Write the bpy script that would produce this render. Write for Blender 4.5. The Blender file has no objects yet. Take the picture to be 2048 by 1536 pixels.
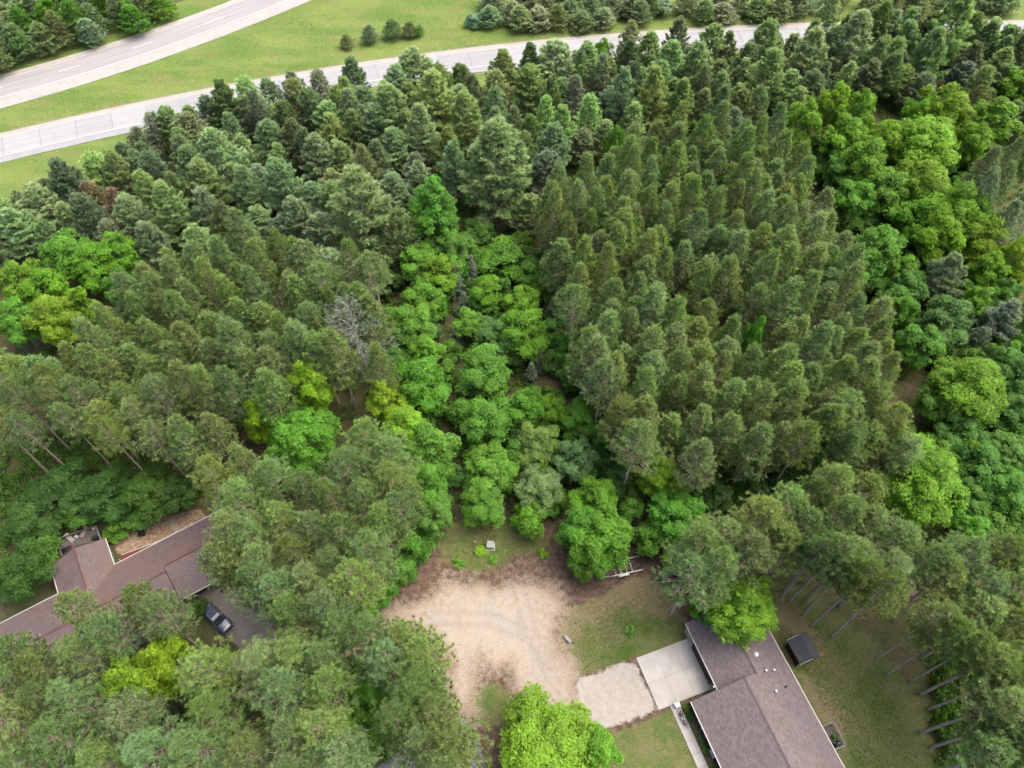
import bpy, math, random
import numpy as np
from mathutils import Vector, Matrix

random.seed(7)
RNG = np.random.default_rng(7)
SC = bpy.context.scene
COL = SC.collection
R = math.radians

# ------------------------------------------------------------------ camera, sky, sun, exposure
FPX, PITCH, CAMH = 1468.0, R(55.2), 100.0          # focal length in photo pixels, tilt below horizon, drone height
cam = bpy.data.cameras.new('camera')
cam.sensor_width = 36.0
cam.lens = 36.0 * FPX / 2048.0
cam.clip_start, cam.clip_end = 1.0, 3000.0
cam_ob = bpy.data.objects.new('camera', cam)
COL.objects.link(cam_ob)
cam_ob.location = (0, 0, CAMH)
cam_ob.rotation_euler = (math.pi / 2 - PITCH, 0, 0)
SC.camera = cam_ob

SUN_EL, SUN_AZ = R(62), R(75)                      # azimuth clockwise from +Y
world = bpy.data.worlds.new('World')
SC.world = world
world.use_nodes = True
wn = world.node_tree.nodes
wn.clear()
w_out = wn.new('ShaderNodeOutputWorld')
w_bg = wn.new('ShaderNodeBackground')
w_sky = wn.new('ShaderNodeTexSky')
w_sky.sky_type = 'NISHITA'
w_sky.sun_disc = False
w_sky.sun_elevation = SUN_EL
w_sky.sun_rotation = SUN_AZ
w_sky.air_density = 0.4
w_sky.dust_density = 4.0
w_sky.ozone_density = 0.4
w_bg.inputs[1].default_value = 0.15
world.node_tree.links.new(w_sky.outputs[0], w_bg.inputs[0])
world.node_tree.links.new(w_bg.outputs[0], w_out.inputs[0])

sun = bpy.data.lights.new('sun', 'SUN')
sun.energy = 1.0
sun.angle = R(80)
sun.color = (1.0, 0.95, 0.86)
sun_ob = bpy.data.objects.new('sun', sun)
COL.objects.link(sun_ob)
sd = Vector((math.sin(SUN_AZ) * math.cos(SUN_EL), math.cos(SUN_AZ) * math.cos(SUN_EL), math.sin(SUN_EL)))
sun_ob.rotation_euler = sd.to_track_quat('Z', 'Y').to_euler()
sun_ob.location = sd * 300

SC.view_settings.view_transform = 'Standard'
SC.view_settings.look = 'None'
SC.view_settings.gamma = 1.0
SC.view_settings.use_curve_mapping = False
SC.view_settings.exposure = 2.05
SC.render.engine = 'CYCLES'
SC.cycles.max_bounces = 6
SC.cycles.diffuse_bounces = 4
SC.cycles.glossy_bounces = 2
SC.cycles.transmission_bounces = 2
SC.cycles.use_adaptive_sampling = True
SC.cycles.adaptive_threshold = 0.04
SC.cycles.debug_use_spatial_splits = True
SC.cycles.use_denoising = True
SC.cycles.denoiser = 'OPENIMAGEDENOISE'
SC.cycles.denoising_input_passes = 'RGB_ALBEDO_NORMAL'


# ------------------------------------------------------------------ surveying helpers (photo pixel -> place on the ground)
def P(u, v, z=0.0):
    dx = (u - 1024) / FPX
    dy = (768 - v) / FPX
    k = (CAMH - z) / (math.sin(PITCH) - dy * math.cos(PITCH))
    return (dx * k, (math.cos(PITCH) + dy * math.sin(PITCH)) * k)


def Q(x, y, z):
    d = z - CAMH
    cz = y * math.cos(PITCH) - d * math.sin(PITCH)
    cy = y * math.sin(PITCH) + d * math.cos(PITCH)
    return 1024 + FPX * x / cz, 768 - FPX * cy / cz, cz


def in_poly(x, y, poly):
    c = False
    j = len(poly) - 1
    for i in range(len(poly)):
        xi, yi = poly[i]
        xj, yj = poly[j]
        if (yi > y) != (yj > y) and x < (xj - xi) * (y - yi) / (yj - yi) + xi:
            c = not c
        j = i
    return c


def sdf(X, Y, poly):                                # negative inside, metres
    poly = np.array(poly, float)
    d = np.full(X.shape, 1e9)
    ins = np.zeros(X.shape, bool)
    n = len(poly)
    for i in range(n):
        a = poly[i]
        b = poly[(i + 1) % n]
        e = b - a
        t = np.clip(((X - a[0]) * e[0] + (Y - a[1]) * e[1]) / max(e @ e, 1e-9), 0, 1)
        d = np.minimum(d, np.hypot(X - a[0] - t * e[0], Y - a[1] - t * e[1]))
        cr = ((a[1] > Y) != (b[1] > Y))
        with np.errstate(divide='ignore', invalid='ignore'):
            xx = (b[0] - a[0]) * (Y - a[1]) / (b[1] - a[1] + 1e-12) + a[0]
        ins ^= cr & (X < xx)
    return np.where(ins, -d, d)


def vnoise(x, y, seed=0):
    xi = np.floor(x).astype(np.int64)
    yi = np.floor(y).astype(np.int64)
    fx = x - xi
    fy = y - yi
    fx = fx * fx * (3 - 2 * fx)
    fy = fy * fy * (3 - 2 * fy)

    def h(a, b):
        n = (a * 374761393 + b * 668265263 + seed * 1442695041) & 0x7fffffff
        n = ((n ^ (n >> 13)) * 1274126177) & 0x7fffffff
        return ((n ^ (n >> 16)) & 0xffff) / 65535.0
    return (h(xi, yi) * (1 - fx) + h(xi + 1, yi) * fx) * (1 - fy) + (h(xi, yi + 1) * (1 - fx) + h(xi + 1, yi + 1) * fx) * fy


def fbm(x, y, seed=0, o=4):
    s = 0.0
    a = 0.5
    for k in range(o):
        s = s + a * vnoise(x * 2 ** k, y * 2 ** k, seed + k)
        a *= 0.5
    return s / (1 - 0.5 ** o)


# ------------------------------------------------------------------ object helpers
def props(o, label=None, cat=None, group=None, kind=None):
    if label:
        o['label'] = label
    if cat:
        o['category'] = cat
    if group:
        o['group'] = group
    if kind:
        o['kind'] = kind
    return o


def obj(name, mesh, parent=None, mat=None):
    if mat is not None and len(mesh.materials) == 0:
        mesh.materials.append(mat)
    o = bpy.data.objects.new(name, mesh)
    COL.objects.link(o)
    if parent is not None:
        o.parent = parent
    return o


def empty(name, loc=(0, 0, 0), rz=0.0):
    o = bpy.data.objects.new(name, None)
    o.empty_display_size = 0.3
    COL.objects.link(o)
    o.location = loc
    o.rotation_euler = (0, 0, rz)
    return o


def fast_mesh(name, V, Fc, attrs=None, smooth=False, cattrs=None):
    """V (n,3) array, Fc (m,k) array of k-gons, attrs {name: (n,) float}"""
    V = np.asarray(V, np.float32)
    Fc = np.asarray(Fc, np.int32)
    me = bpy.data.meshes.new(name)
    m, k = Fc.shape
    me.vertices.add(len(V))
    me.vertices.foreach_set('co', V.ravel())
    me.loops.add(m * k)
    me.loops.foreach_set('vertex_index', Fc.ravel())
    me.polygons.add(m)
    me.polygons.foreach_set('loop_start', np.arange(0, m * k, k, dtype=np.int32))
    me.polygons.foreach_set('loop_total', np.full(m, k, np.int32))
    me.polygons.foreach_set('use_smooth', np.full(m, smooth, bool))
    for an, av in (attrs or {}).items():
        at = me.attributes.new(an, 'FLOAT', 'POINT')
        at.data.foreach_set('value', np.asarray(av, np.float32))
    for an, av in (cattrs or {}).items():
        at = me.attributes.new(an, 'FLOAT_COLOR', 'POINT')
        at.data.foreach_set('color', np.asarray(av, np.float32).ravel())
    me.update(calc_edges=True)
    me.validate()
    return me


class MB:
    """collects solid shapes for one mesh"""
    def __init__(self):
        self.v = []
        self.f = []

    def poly(self, pts, faces):
        b = len(self.v)
        self.v += [tuple(p) for p in pts]
        self.f += [tuple(b + i for i in f) for f in faces]
        return self

    def box(self, c, s, rz=0.0, M=None, taper=1.0):
        x, y, z = s[0] / 2, s[1] / 2, s[2] / 2
        pts = []
        for k, t in ((-z, 1.0), (z, taper)):
            for sx, sy in ((-1, -1), (1, -1), (1, 1), (-1, 1)):
                pts.append(Vector((sx * x * t, sy * y * t, k)))
        m = Matrix.Rotation(rz, 3, 'Z') if M is None else M
        pts = [m @ p + Vector(c) for p in pts]
        return self.poly(pts, [(3, 2, 1, 0), (4, 5, 6, 7), (0, 1, 5, 4), (1, 2, 6, 5), (2, 3, 7, 6), (3, 0, 4, 7)])

    def prism(self, ring, z0, z1):
        n = len(ring)
        pts = [(x, y, z0) for x, y in ring] + [(x, y, z1) for x, y in ring]
        fs = [tuple(reversed(range(n))), tuple(range(n, 2 * n))]
        fs += [(i, (i + 1) % n, n + (i + 1) % n, n + i) for i in range(n)]
        return self.poly(pts, fs)

    def beam(self, a, b, w, h=None):
        a, b = Vector(a), Vector(b)
        d = b - a
        h = h or w
        q = d.to_track_quat('X', 'Z').to_matrix()
        return self.box((a + b) / 2, (d.length, w, h), M=q)

    def tube(self, pts, rad, n=6):
        pts = [Vector(p) for p in pts]
        b = len(self.v)
        for i, p in enumerate(pts):
            d = (pts[min(i + 1, len(pts) - 1)] - pts[max(i - 1, 0)]).normalized()
            q = d.to_track_quat('Z', 'Y').to_matrix()
            r = rad[i] if isinstance(rad, (list, tuple)) else rad
            for k in range(n):
                a = 2 * math.pi * k / n
                self.v.append(tuple(p + q @ Vector((math.cos(a) * r, math.sin(a) * r, 0))))
        for i in range(len(pts) - 1):
            for k in range(n):
                k2 = (k + 1) % n
                self.f.append((b + i * n + k, b + i * n + k2, b + (i + 1) * n + k2, b + (i + 1) * n + k))
        self.f.append(tuple(b + k for k in reversed(range(n))))
        self.f.append(tuple(b + (len(pts) - 1) * n + k for k in range(n)))
        return self

    def lathe(self, c, prof, n=12):
        b = len(self.v)
        for r, z in prof:
            for k in range(n):
                a = 2 * math.pi * k / n
                self.v.append((c[0] + r * math.cos(a), c[1] + r * math.sin(a), c[2] + z))
        for i in range(len(prof) - 1):
            for k in range(n):
                k2 = (k + 1) % n
                self.f.append((b + i * n + k, b + i * n + k2, b + (i + 1) * n + k2, b + (i + 1) * n + k))
        self.f.append(tuple(b + k for k in reversed(range(n))))
        self.f.append(tuple(b + (len(prof) - 1) * n + k for k in range(n)))
        return self

    def mesh(self, name, bevel=0.0, smooth=False):
        me = bpy.data.meshes.new(name)
        me.from_pydata(self.v, [], self.f)
        if bevel:
            import bmesh
            bm = bmesh.new()
            bm.from_mesh(me)
            bmesh.ops.bevel(bm, geom=list(bm.edges), offset=bevel, segments=2, affect='EDGES', profile=0.6)
            bm.to_mesh(me)
            bm.free()
        if smooth:
            me.polygons.foreach_set('use_smooth', np.ones(len(me.polygons), bool))
        me.update()
        return me

    def build(self, name, mat, parent=None, bevel=0.0, smooth=False):
        return obj(name, self.mesh(name, bevel, smooth), parent, mat)


# ------------------------------------------------------------------ materials
ALBEDO = 0.445                                     # measured picture values -> surface albedo at this exposure


class NT:
    def __init__(self, name):
        self.m = bpy.data.materials.new(name)
        self.m.use_nodes = True
        self.t = self.m.node_tree
        self.n = self.t.nodes
        self.n.clear()
        self.out = self.n.new('ShaderNodeOutputMaterial')

    def add(self, typ, **kw):
        nd = self.n.new('ShaderNode' + typ)
        for k, v in kw.items():
            setattr(nd, k, v)
        return nd

    def put(self, sock, val):
        if hasattr(val, 'is_output'):
            self.t.links.new(val, sock)
        elif isinstance(val, (tuple, list)) and len(val) == 3 and sock.type == 'RGBA':
            sock.default_value = (*val, 1)
        else:
            sock.default_value = val

    def math(self, op, a, b=0.0, c=None, clamp=False):
        nd = self.add('Math', operation=op, use_clamp=clamp)
        self.put(nd.inputs[0], a)
        self.put(nd.inputs[1], b)
        if c is not None:
            self.put(nd.inputs[2], c)
        return nd.outputs[0]

    def mix(self, f, a, b, mode='MIX'):
        nd = self.add('Mix', data_type='RGBA', blend_type=mode)
        self.put(nd.inputs[0], f)
        self.put(nd.inputs[6], a)
        self.put(nd.inputs[7], b)
        return nd.outputs[2]

    def attr(self, name, out='Fac'):
        nd = self.add('Attribute', attribute_name=name)
        return nd.outputs[out]

    def coord(self, which='Object'):
        return self.add('TexCoord').outputs[which]

    def pos(self):
        return self.add('NewGeometry').outputs['Position']

    def noise(self, scale, vec=None, detail=4, rough=0.55, out=0):
        nd = self.add('TexNoise')
        nd.inputs['Scale'].default_value = scale
        nd.inputs['Detail'].default_value = detail
        nd.inputs['Roughness'].default_value = rough
        if vec is not None:
            self.t.links.new(vec, nd.inputs['Vector'])
        return nd.outputs[out]

    def ramp(self, f, lo, hi, a=0.0, b=1.0):
        nd = self.add('MapRange', interpolation_type='SMOOTHSTEP')
        self.put(nd.inputs[0], f)
        nd.inputs[1].default_value = lo
        nd.inputs[2].default_value = hi
        nd.inputs[3].default_value = a
        nd.inputs[4].default_value = b
        return nd.outputs[0]

    def scalevec(self, vec, s):
        nd = self.add('Mapping')
        self.t.links.new(vec, nd.inputs[0])
        nd.inputs['Scale'].default_value = s
        return nd.outputs[0]

    def finish(self, color, rough=0.8, spec=0.3, bump=None, bstr=0.3, bdist=0.02, metal=0.0, normal=None):
        b = self.add('BsdfPrincipled')
        color = self.mix(1.0, color, (ALBEDO, ALBEDO, ALBEDO), 'MULTIPLY')
        self.put(b.inputs['Base Color'], color)
        self.put(b.inputs['Roughness'], rough)
        self.put(b.inputs['Specular IOR Level'], spec)
        self.put(b.inputs['Metallic'], metal)
        if bump is not None:
            bp = self.add('Bump')
            bp.inputs['Strength'].default_value = bstr
            bp.inputs['Distance'].default_value = bdist
            self.t.links.new(bump, bp.inputs['Height'])
            self.t.links.new(bp.outputs[0], b.inputs['Normal'])
        self.t.links.new(b.outputs[0], self.out.inputs[0])
        return self.m


def plain(name, col, rough=0.6, spec=0.4, var=0.25, scale=3.0, metal=0.0):
    n = NT(name)
    nz = n.noise(scale, n.pos(), 5, 0.6)
    c = n.mix(n.ramp(nz, 0.3, 0.75), tuple(x * (1 - var) for x in col), tuple(min(1, x * (1 + var)) for x in col))
    return n.finish(c, rough, spec, metal=metal, bump=n.noise(scale * 8, n.pos(), 3), bstr=0.08)


def foliage_mat(name, tip_col, transl=0.25, spread=0.9, tipmix=0.6, rough=0.55, spec=0.25):
    n = NT(name)
    oi = n.add('ObjectInfo')
    t = n.attr('tint')
    base = n.mix(1.0, oi.outputs['Color'], n.add('CombineColor').outputs[0], 'MULTIPLY')
    # brightness by leaf clump: 1 +- spread/2
    k = n.math('MULTIPLY_ADD', t, spread, 1 - spread / 2)
    cc = n.add('CombineColor')
    for i in range(3):
        n.t.links.new(k, cc.inputs[i])
    base = n.mix(1.0, oi.outputs['Color'], cc.outputs[0], 'MULTIPLY')
    tip = n.mix(1.0, oi.outputs['Color'], tip_col, 'MULTIPLY')
    c = n.mix(n.math('MULTIPLY', n.attr('tip'), tipmix, clamp=True), base, tip)
    dead = n.attr('dead')
    c = n.mix(dead, c, (0.40, 0.24, 0.14))
    b = n.add('BsdfPrincipled')
    n.put(b.inputs['Base Color'], c)
    b.inputs['Roughness'].default_value = rough
    b.inputs['Specular IOR Level'].default_value = spec
    tr = n.add('BsdfTranslucent')
    hs = n.mix(1.0, c, (1.0, 1.12, 0.62), 'MULTIPLY')
    n.put(tr.inputs[0], hs)
    mx = n.add('MixShader')
    mx.inputs[0].default_value = transl
    n.t.links.new(b.outputs[0], mx.inputs[1])
    n.t.links.new(tr.outputs[0], mx.inputs[2])
    n.t.links.new(mx.outputs[0], n.out.inputs[0])
    return n.m


MAT = {}
MAT['leaf'] = foliage_mat('broad_leaf', (1.5, 1.3, 0.9), 0.46, 0.9, 0.7)
MAT['needle'] = foliage_mat('pine_needle', (1.86, 1.73, 1.34), 0.42, 0.8, 0.8, 0.5, 0.3)
MAT['plume'] = foliage_mat('soft_needle', (1.6, 1.42, 1.2), 0.42, 0.7, 0.85, 0.5, 0.3)


def bark(name, a, b):
    n = NT(name)
    p = n.scalevec(n.coord('Object'), (3, 3, 0.8))
    nz = n.noise(2.2, p, 6, 0.65)
    return n.finish(n.mix(n.ramp(nz, 0.35, 0.65), a, b), 0.9, 0.15, bump=nz, bstr=0.6, bdist=0.05)


MAT['bark'] = bark('grey_bark', (0.48, 0.38, 0.28), (0.80, 0.67, 0.53))
MAT['bark_dark'] = bark('dark_bark', (0.20, 0.165, 0.145), (0.38, 0.33, 0.29))
MAT['bark_pale'] = bark('weathered_bark', (0.34, 0.325, 0.305), (0.54, 0.52, 0.49))


# ---- ground
def ground_mat():
    n = NT('ground_surface')
    pos = n.pos()
    sep = n.add('SeparateColor')
    at = n.add('Attribute', attribute_name='zone')
    n.t.links.new(at.outputs['Color'], sep.inputs[0])
    wsand, wlawn, wverge = sep.outputs[0], sep.outputs[1], sep.outputs[2]
    wgrav = at.outputs['Alpha']
    wmix = n.attr('patch')
    n_big = n.noise(0.22, pos, 5, 0.6)
    n_mid = n.noise(1.3, pos, 6, 0.65)
    n_fine = n.noise(6.0, pos, 5, 0.7)
    n_dot = n.noise(5.0, pos, 3, 0.6)
    # forest floor: red brown litter with darker humus
    litter = n.mix(n.ramp(n_mid, 0.35, 0.68), (0.11, 0.078, 0.054), (0.26, 0.175, 0.122))
    litter = n.mix(n.math('MULTIPLY', n.ramp(n_fine, 0.5, 0.75), 0.55), litter, (0.42, 0.30, 0.225))
    litter = n.mix(n.math('MULTIPLY', n.math('MULTIPLY', n.ramp(n_big, 0.3, 0.55), n.attr('moss')), 0.8), litter, n.mix(n_fine, (0.06, 0.085, 0.025), (0.16, 0.19, 0.06)))
    # sand
    n_arc = n.noise(0.35, n.scalevec(pos, (2.2, 0.55, 1.0)), 6, 0.65)
    sand = n.mix(n.ramp(n_big, 0.40, 0.60), (0.58, 0.485, 0.365), (0.545, 0.495, 0.41))
    sand = n.mix(n.math('MULTIPLY', n.ramp(n_arc, 0.48, 0.62), 0.6), sand, (0.47, 0.43, 0.385))
    sand = n.mix(n.math('MULTIPLY', n.ramp(n_mid, 0.55, 0.75), 0.5), sand, (0.36, 0.25, 0.17))
    sand = n.mix(n.math('MULTIPLY', n.ramp(n_dot, 0.57, 0.68), 0.6), sand, (0.26, 0.17, 0.115))
    sand = n.mix(n.math('MULTIPLY', n.ramp(n_fine, 0.5, 0.72), 0.5), sand, (0.66, 0.575, 0.465))
    sand = n.mix(n.math('MULTIPLY', n.attr('track'), n.ramp(n_mid, 0.25, 0.65, 0.1, 0.65)), sand, (0.38, 0.325, 0.27))
    rimw = n.ramp(n.math('ADD', n.math('MULTIPLY', n.attr('dry'), 0.58), n.math('MULTIPLY_ADD', n_mid, 1.5, -0.72)), 0.20, 0.62)
    sand = n.mix(n.math('MULTIPLY', rimw, 0.85), sand, n.mix(n.ramp(n_fine, 0.35, 0.65), (0.36, 0.26, 0.185), (0.56, 0.43, 0.315)))
    # lawn
    lawn = n.mix(n.ramp(n_big, 0.40, 0.60), (0.130, 0.210, 0.050), (0.225, 0.245, 0.09))
    n_tuft = n.noise(2.6, pos, 4, 0.7)
    lawn = n.mix(n.math('MULTIPLY', n.ramp(n_mid, 0.48, 0.66), 0.55), lawn, (0.28, 0.24, 0.115))
    lawn = n.mix(n.math('MULTIPLY', n.ramp(n.noise(0.7, pos, 5, 0.65), 0.48, 0.62), 0.55), lawn, (0.30, 0.26, 0.135))
    lawn = n.mix(n.math('MULTIPLY', n.ramp(n_tuft, 0.52, 0.66), 0.5), lawn, (0.13, 0.155, 0.04))
    lawn = n.mix(n.math('MULTIPLY', n.ramp(n_fine, 0.35, 0.6, 1.0, 0.0), 0.55), lawn, (0.065, 0.085, 0.018))
    dry = n.attr('dry')
    lawn = n.mix(n.math('MULTIPLY', n.ramp(n.math('ADD', dry, n.math('MULTIPLY_ADD', n_mid, 0.9, -0.45)), 0.35, 0.7), 0.8), lawn, n.mix(n_fine, (0.24, 0.19, 0.10), (0.38, 0.31, 0.185)))
    lawn = n.mix(n.math('MULTIPLY', n.ramp(wmix, 0.25, 0.9), 0.75), lawn, n.mix(n_fine, (0.05, 0.13, 0.015), (0.12, 0.19, 0.02)))
    # roadside meadow
    vs = n.scalevec(pos, (0.35, 1.0, 1.0))
    v1 = n.noise(0.16, vs, 6, 0.62)
    v2 = n.noise(2.2, pos, 5, 0.7)
    verge = n.mix(n.ramp(v1, 0.36, 0.64), (0.135, 0.245, 0.045), (0.25, 0.33, 0.085))
    verge = n.mix(n.math('MULTIPLY', n.ramp(n.noise(0.33, vs, 4), 0.54, 0.70), 0.8), verge, (0.29, 0.25, 0.11))
    verge = n.mix(n.math('MULTIPLY', n.ramp(v2, 0.45, 0.62, 0.0, 1.0), 0.4), verge, (0.36, 0.40, 0.13))
    verge = n.mix(n.math('MULTIPLY', n.ramp(v2, 0.28, 0.42, 1.0, 0.0), 0.6), verge, (0.08, 0.15, 0.03))
    verge = n.mix(n.math('MULTIPLY', n.ramp(n.math('ADD', n.attr('dry'), n.math('MULTIPLY_ADD', v2, 0.8, -0.4)), 0.4, 0.8), 0.8), verge, (0.37, 0.32, 0.22))
    # gravel
    grav = n.mix(n.ramp(n_mid, 0.3, 0.7), (0.50, 0.445, 0.375), (0.58, 0.535, 0.475))
    grav = n.mix(n.math('MULTIPLY', n.ramp(n_fine, 0.52, 0.7), 0.35), grav, (0.36, 0.32, 0.27))

    rag = n.math('MULTIPLY_ADD', n.math('ADD', n_mid, n_fine), 0.55, -0.55)

    def edge(w):
        return n.ramp(n.math('ADD', w, rag), 0.40, 0.60)
    c = n.mix(edge(wverge), litter, verge)
    c = n.mix(edge(wlawn), c, lawn)
    c = n.mix(n.ramp(n.math('ADD', wsand, n.math('MULTIPLY', rag, 0.9)), 0.24, 0.76), c, sand)
    c = n.mix(edge(wgrav), c, grav)
    return n.finish(c, 0.95, 0.1, bump=n.math('ADD', n_fine, n_mid), bstr=0.5, bdist=0.12)


MAT['ground'] = ground_mat()


def concrete(name, a, b, crack=0.25, stain=(0.3, 0.27, 0.24)):
    n = NT(name)
    p = n.pos()
    nz = n.noise(0.5, p, 7, 0.6)
    fz = n.noise(14, p, 4, 0.6)
    c = n.mix(n.ramp(nz, 0.35, 0.65), a, b)
    oi = n.add('ObjectInfo')
    v = n.math('MULTIPLY_ADD', oi.outputs['Random'], 0.16, 0.92)
    cc = n.add('CombineColor')
    for i in range(3):
        n.t.links.new(v, cc.inputs[i])
    c = n.mix(1.0, c, cc.outputs[0], 'MULTIPLY')
    c = n.mix(n.math('MULTIPLY', n.ramp(n.noise(0.25, p, 5), 0.55, 0.75), crack), c, stain)
    c = n.mix(n.math('MULTIPLY', n.ramp(fz, 0.55, 0.75), 0.25), c, stain)
    return n.finish(c, 0.85, 0.2, bump=fz, bstr=0.15)


MAT['road'] = concrete('road_concrete', (0.43, 0.435, 0.44), (0.49, 0.49, 0.49), 0.25, (0.37, 0.37, 0.37))
MAT['shoulder'] = concrete('shoulder_surface', (0.50, 0.475, 0.44), (0.58, 0.55, 0.50), 0.25, (0.42, 0.39, 0.35))
MAT['concrete'] = concrete('pad_concrete', (0.56, 0.53, 0.47), (0.66, 0.63, 0.575), 0.45, (0.44, 0.40, 0.34))
MAT['asphalt'] = concrete('street_asphalt', (0.21, 0.225, 0.24), (0.28, 0.29, 0.305), 0.3, (0.15, 0.15, 0.155))
MAT['brown_drive'] = concrete('brown_drive_surface', (0.27, 0.235, 0.205), (0.34, 0.30, 0.265), 0.4, (0.12, 0.085, 0.065))


def streak_road():
    n = NT('far_road_concrete')
    u = n.attr('across')
    al = n.attr('along')
    cb = n.add('CombineXYZ')
    n.t.links.new(n.math('MULTIPLY', u, 2.2), cb.inputs[0])
    n.t.links.new(n.math('MULTIPLY', al, 0.035), cb.inputs[1])
    st = n.noise(1.6, cb.outputs[0], 5, 0.6)
    c = n.mix(n.ramp(st, 0.38, 0.62), (0.39, 0.375, 0.37), (0.53, 0.51, 0.50))
    fz = n.noise(6, n.pos(), 4)
    c = n.mix(n.math('MULTIPLY', n.ramp(fz, 0.55, 0.75), 0.2), c, (0.4, 0.37, 0.35))
    return n.finish(c, 0.85, 0.2, bump=fz, bstr=0.1)


def wheel_road():
    n = NT('worn_road_concrete')
    p = n.pos()
    u = n.attr('across')
    al = n.attr('along')
    cb = n.add('CombineXYZ')
    n.t.links.new(n.math('MULTIPLY', u, 1.6), cb.inputs[0])
    n.t.links.new(n.math('MULTIPLY', al, 0.05), cb.inputs[1])
    st = n.noise(1.4, cb.outputs[0], 5, 0.6)
    c = n.mix(n.ramp(st, 0.36, 0.64), (0.46, 0.465, 0.47), (0.53, 0.53, 0.53))
    wv = n.math('MULTIPLY_ADD', n.math('SINE', n.math('MULTIPLY_ADD', u, 3.45, -1.4)), 0.5, 0.5)
    c = n.mix(n.math('MULTIPLY', wv, 0.12), c, (0.33, 0.33, 0.33))
    oi = n.add('ObjectInfo')
    v = n.math('MULTIPLY_ADD', oi.outputs['Random'], 0.14, 0.93)
    cc = n.add('CombineColor')
    for i in range(3):
        n.t.links.new(v, cc.inputs[i])
    c = n.mix(1.0, c, cc.outputs[0], 'MULTIPLY')
    bl = n.noise(0.6, p, 6, 0.7)
    c = n.mix(n.math('MULTIPLY', n.ramp(bl, 0.56, 0.68), 0.3), c, (0.30, 0.295, 0.29))
    return n.finish(c, 0.85, 0.2, bump=bl, bstr=0.05)


MAT['worn_road'] = wheel_road()
MAT['far_road'] = streak_road()
MAT['joint'] = plain('joint_tar', (0.24, 0.24, 0.245), 0.9, 0.1)
MAT['line_white'] = plain('white_road_paint', (0.82, 0.82, 0.80), 0.7, 0.2, 0.06, 2)
MAT['line_yellow'] = plain('yellow_road_paint', (0.80, 0.70, 0.42), 0.7, 0.2, 0.08, 2)


def shingle_mat(name, a, b, debris=None, amt=0.0, dscale=0.9):
    n = NT(name)
    t = n.attr('tint')
    p = n.pos()
    c = n.mix(t, a, b)
    nz = n.noise(0.5, p, 5, 0.6)
    c = n.mix(n.math('MULTIPLY', n.ramp(nz, 0.42, 0.65), 0.22), c, tuple(x * 0.7 for x in a))
    fz = n.noise(25, p, 3)
    c = n.mix(n.math('MULTIPLY', n.ramp(fz, 0.5, 0.7), 0.3), c, tuple(min(1, x * 1.5) for x in b))
    if debris:
        g = n.noise(dscale, p, 7, 0.72)
        band = n.noise(0.16, p, 3)
        m = n.ramp(n.math('ADD', g, n.math('MULTIPLY_ADD', band, 0.7, -0.35)), 0.50, 0.60)
        c = n.mix(n.math('MULTIPLY', m, amt), c, debris)
    return n.finish(c, 0.62, 0.45, bump=fz, bstr=0.15)


MAT['roof_r'] = shingle_mat('brown_shingle', (0.128, 0.096, 0.096), (0.215, 0.168, 0.168), (0.24, 0.15, 0.115), 0.12)
MAT['roof_l'] = shingle_mat('red_brown_shingle', (0.135, 0.095, 0.09), (0.215, 0.155, 0.148), (0.22, 0.135, 0.095), 0.7)
MAT['roof_s'] = shingle_mat('charcoal_shingle', (0.035, 0.04, 0.045), (0.07, 0.075, 0.08))
MAT['gutter'] = plain('pale_metal_gutter', (0.72, 0.69, 0.63), 0.45, 0.5, 0.08)
MAT['white'] = plain('white_paint', (0.78, 0.78, 0.76), 0.45, 0.5, 0.06)
MAT['cream'] = plain('cream_siding', (0.55, 0.50, 0.42), 0.7, 0.3, 0.12)
MAT['green_siding'] = plain('grey_green_siding', (0.33, 0.37, 0.33), 0.7, 0.3, 0.1)
MAT['dark_wood'] = plain('dark_brown_boards', (0.062, 0.045, 0.036), 0.7, 0.3, 0.3, 6)
MAT['red_wood'] = plain('dark_red_boards', (0.16, 0.018, 0.016), 0.7, 0.3, 0.3, 6)
MAT['deck'] = plain('weathered_deck_boards', (0.20, 0.175, 0.15), 0.85, 0.2, 0.3, 4)
MAT['deck_grey'] = plain('grey_rail_timber', (0.33, 0.31, 0.275), 0.85, 0.2, 0.25, 4)
MAT['red_brick'] = plain('rust_red_trim', (0.23, 0.065, 0.045), 0.8, 0.2, 0.3, 5)
MAT['black'] = plain('black_cover', (0.018, 0.02, 0.022), 0.5, 0.4, 0.2)
MAT['metal'] = plain('galvanised_metal', (0.55, 0.56, 0.57), 0.4, 0.5, 0.12, 5, 0.6)
MAT['grey_box'] = plain('grey_green_enamel', (0.36, 0.40, 0.36), 0.5, 0.4, 0.08)
MAT['stone'] = plain('pale_grey_stone', (0.40, 0.41, 0.43), 0.85, 0.2, 0.35, 5)
MAT['orange_wood'] = plain('orange_board', (0.42, 0.19, 0.095), 0.8, 0.2, 0.25, 5)
MAT['mulch'] = plain('tan_mulch', (0.42, 0.30, 0.195), 0.95, 0.1, 0.45, 2.5)
MAT['plank'] = plain('pale_plank', (0.42, 0.36, 0.28), 0.9, 0.1, 0.25, 3)
MAT['tyre'] = plain('tyre_rubber', (0.02, 0.02, 0.02), 0.8, 0.2, 0.2)
MAT['pot'] = plain('dark_teal_plastic', (0.02, 0.05, 0.05), 0.4, 0.5, 0.2)
MAT['pink'] = plain('pink_petal', (0.65, 0.3, 0.34), 0.7, 0.2, 0.4, 20)
MAT['terracotta'] = plain('terracotta', (0.32, 0.13, 0.08), 0.8, 0.2, 0.2)
MAT['teal_film'] = plain('pale_teal_plastic', (0.45, 0.62, 0.62), 0.3, 0.5, 0.4, 4)


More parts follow.
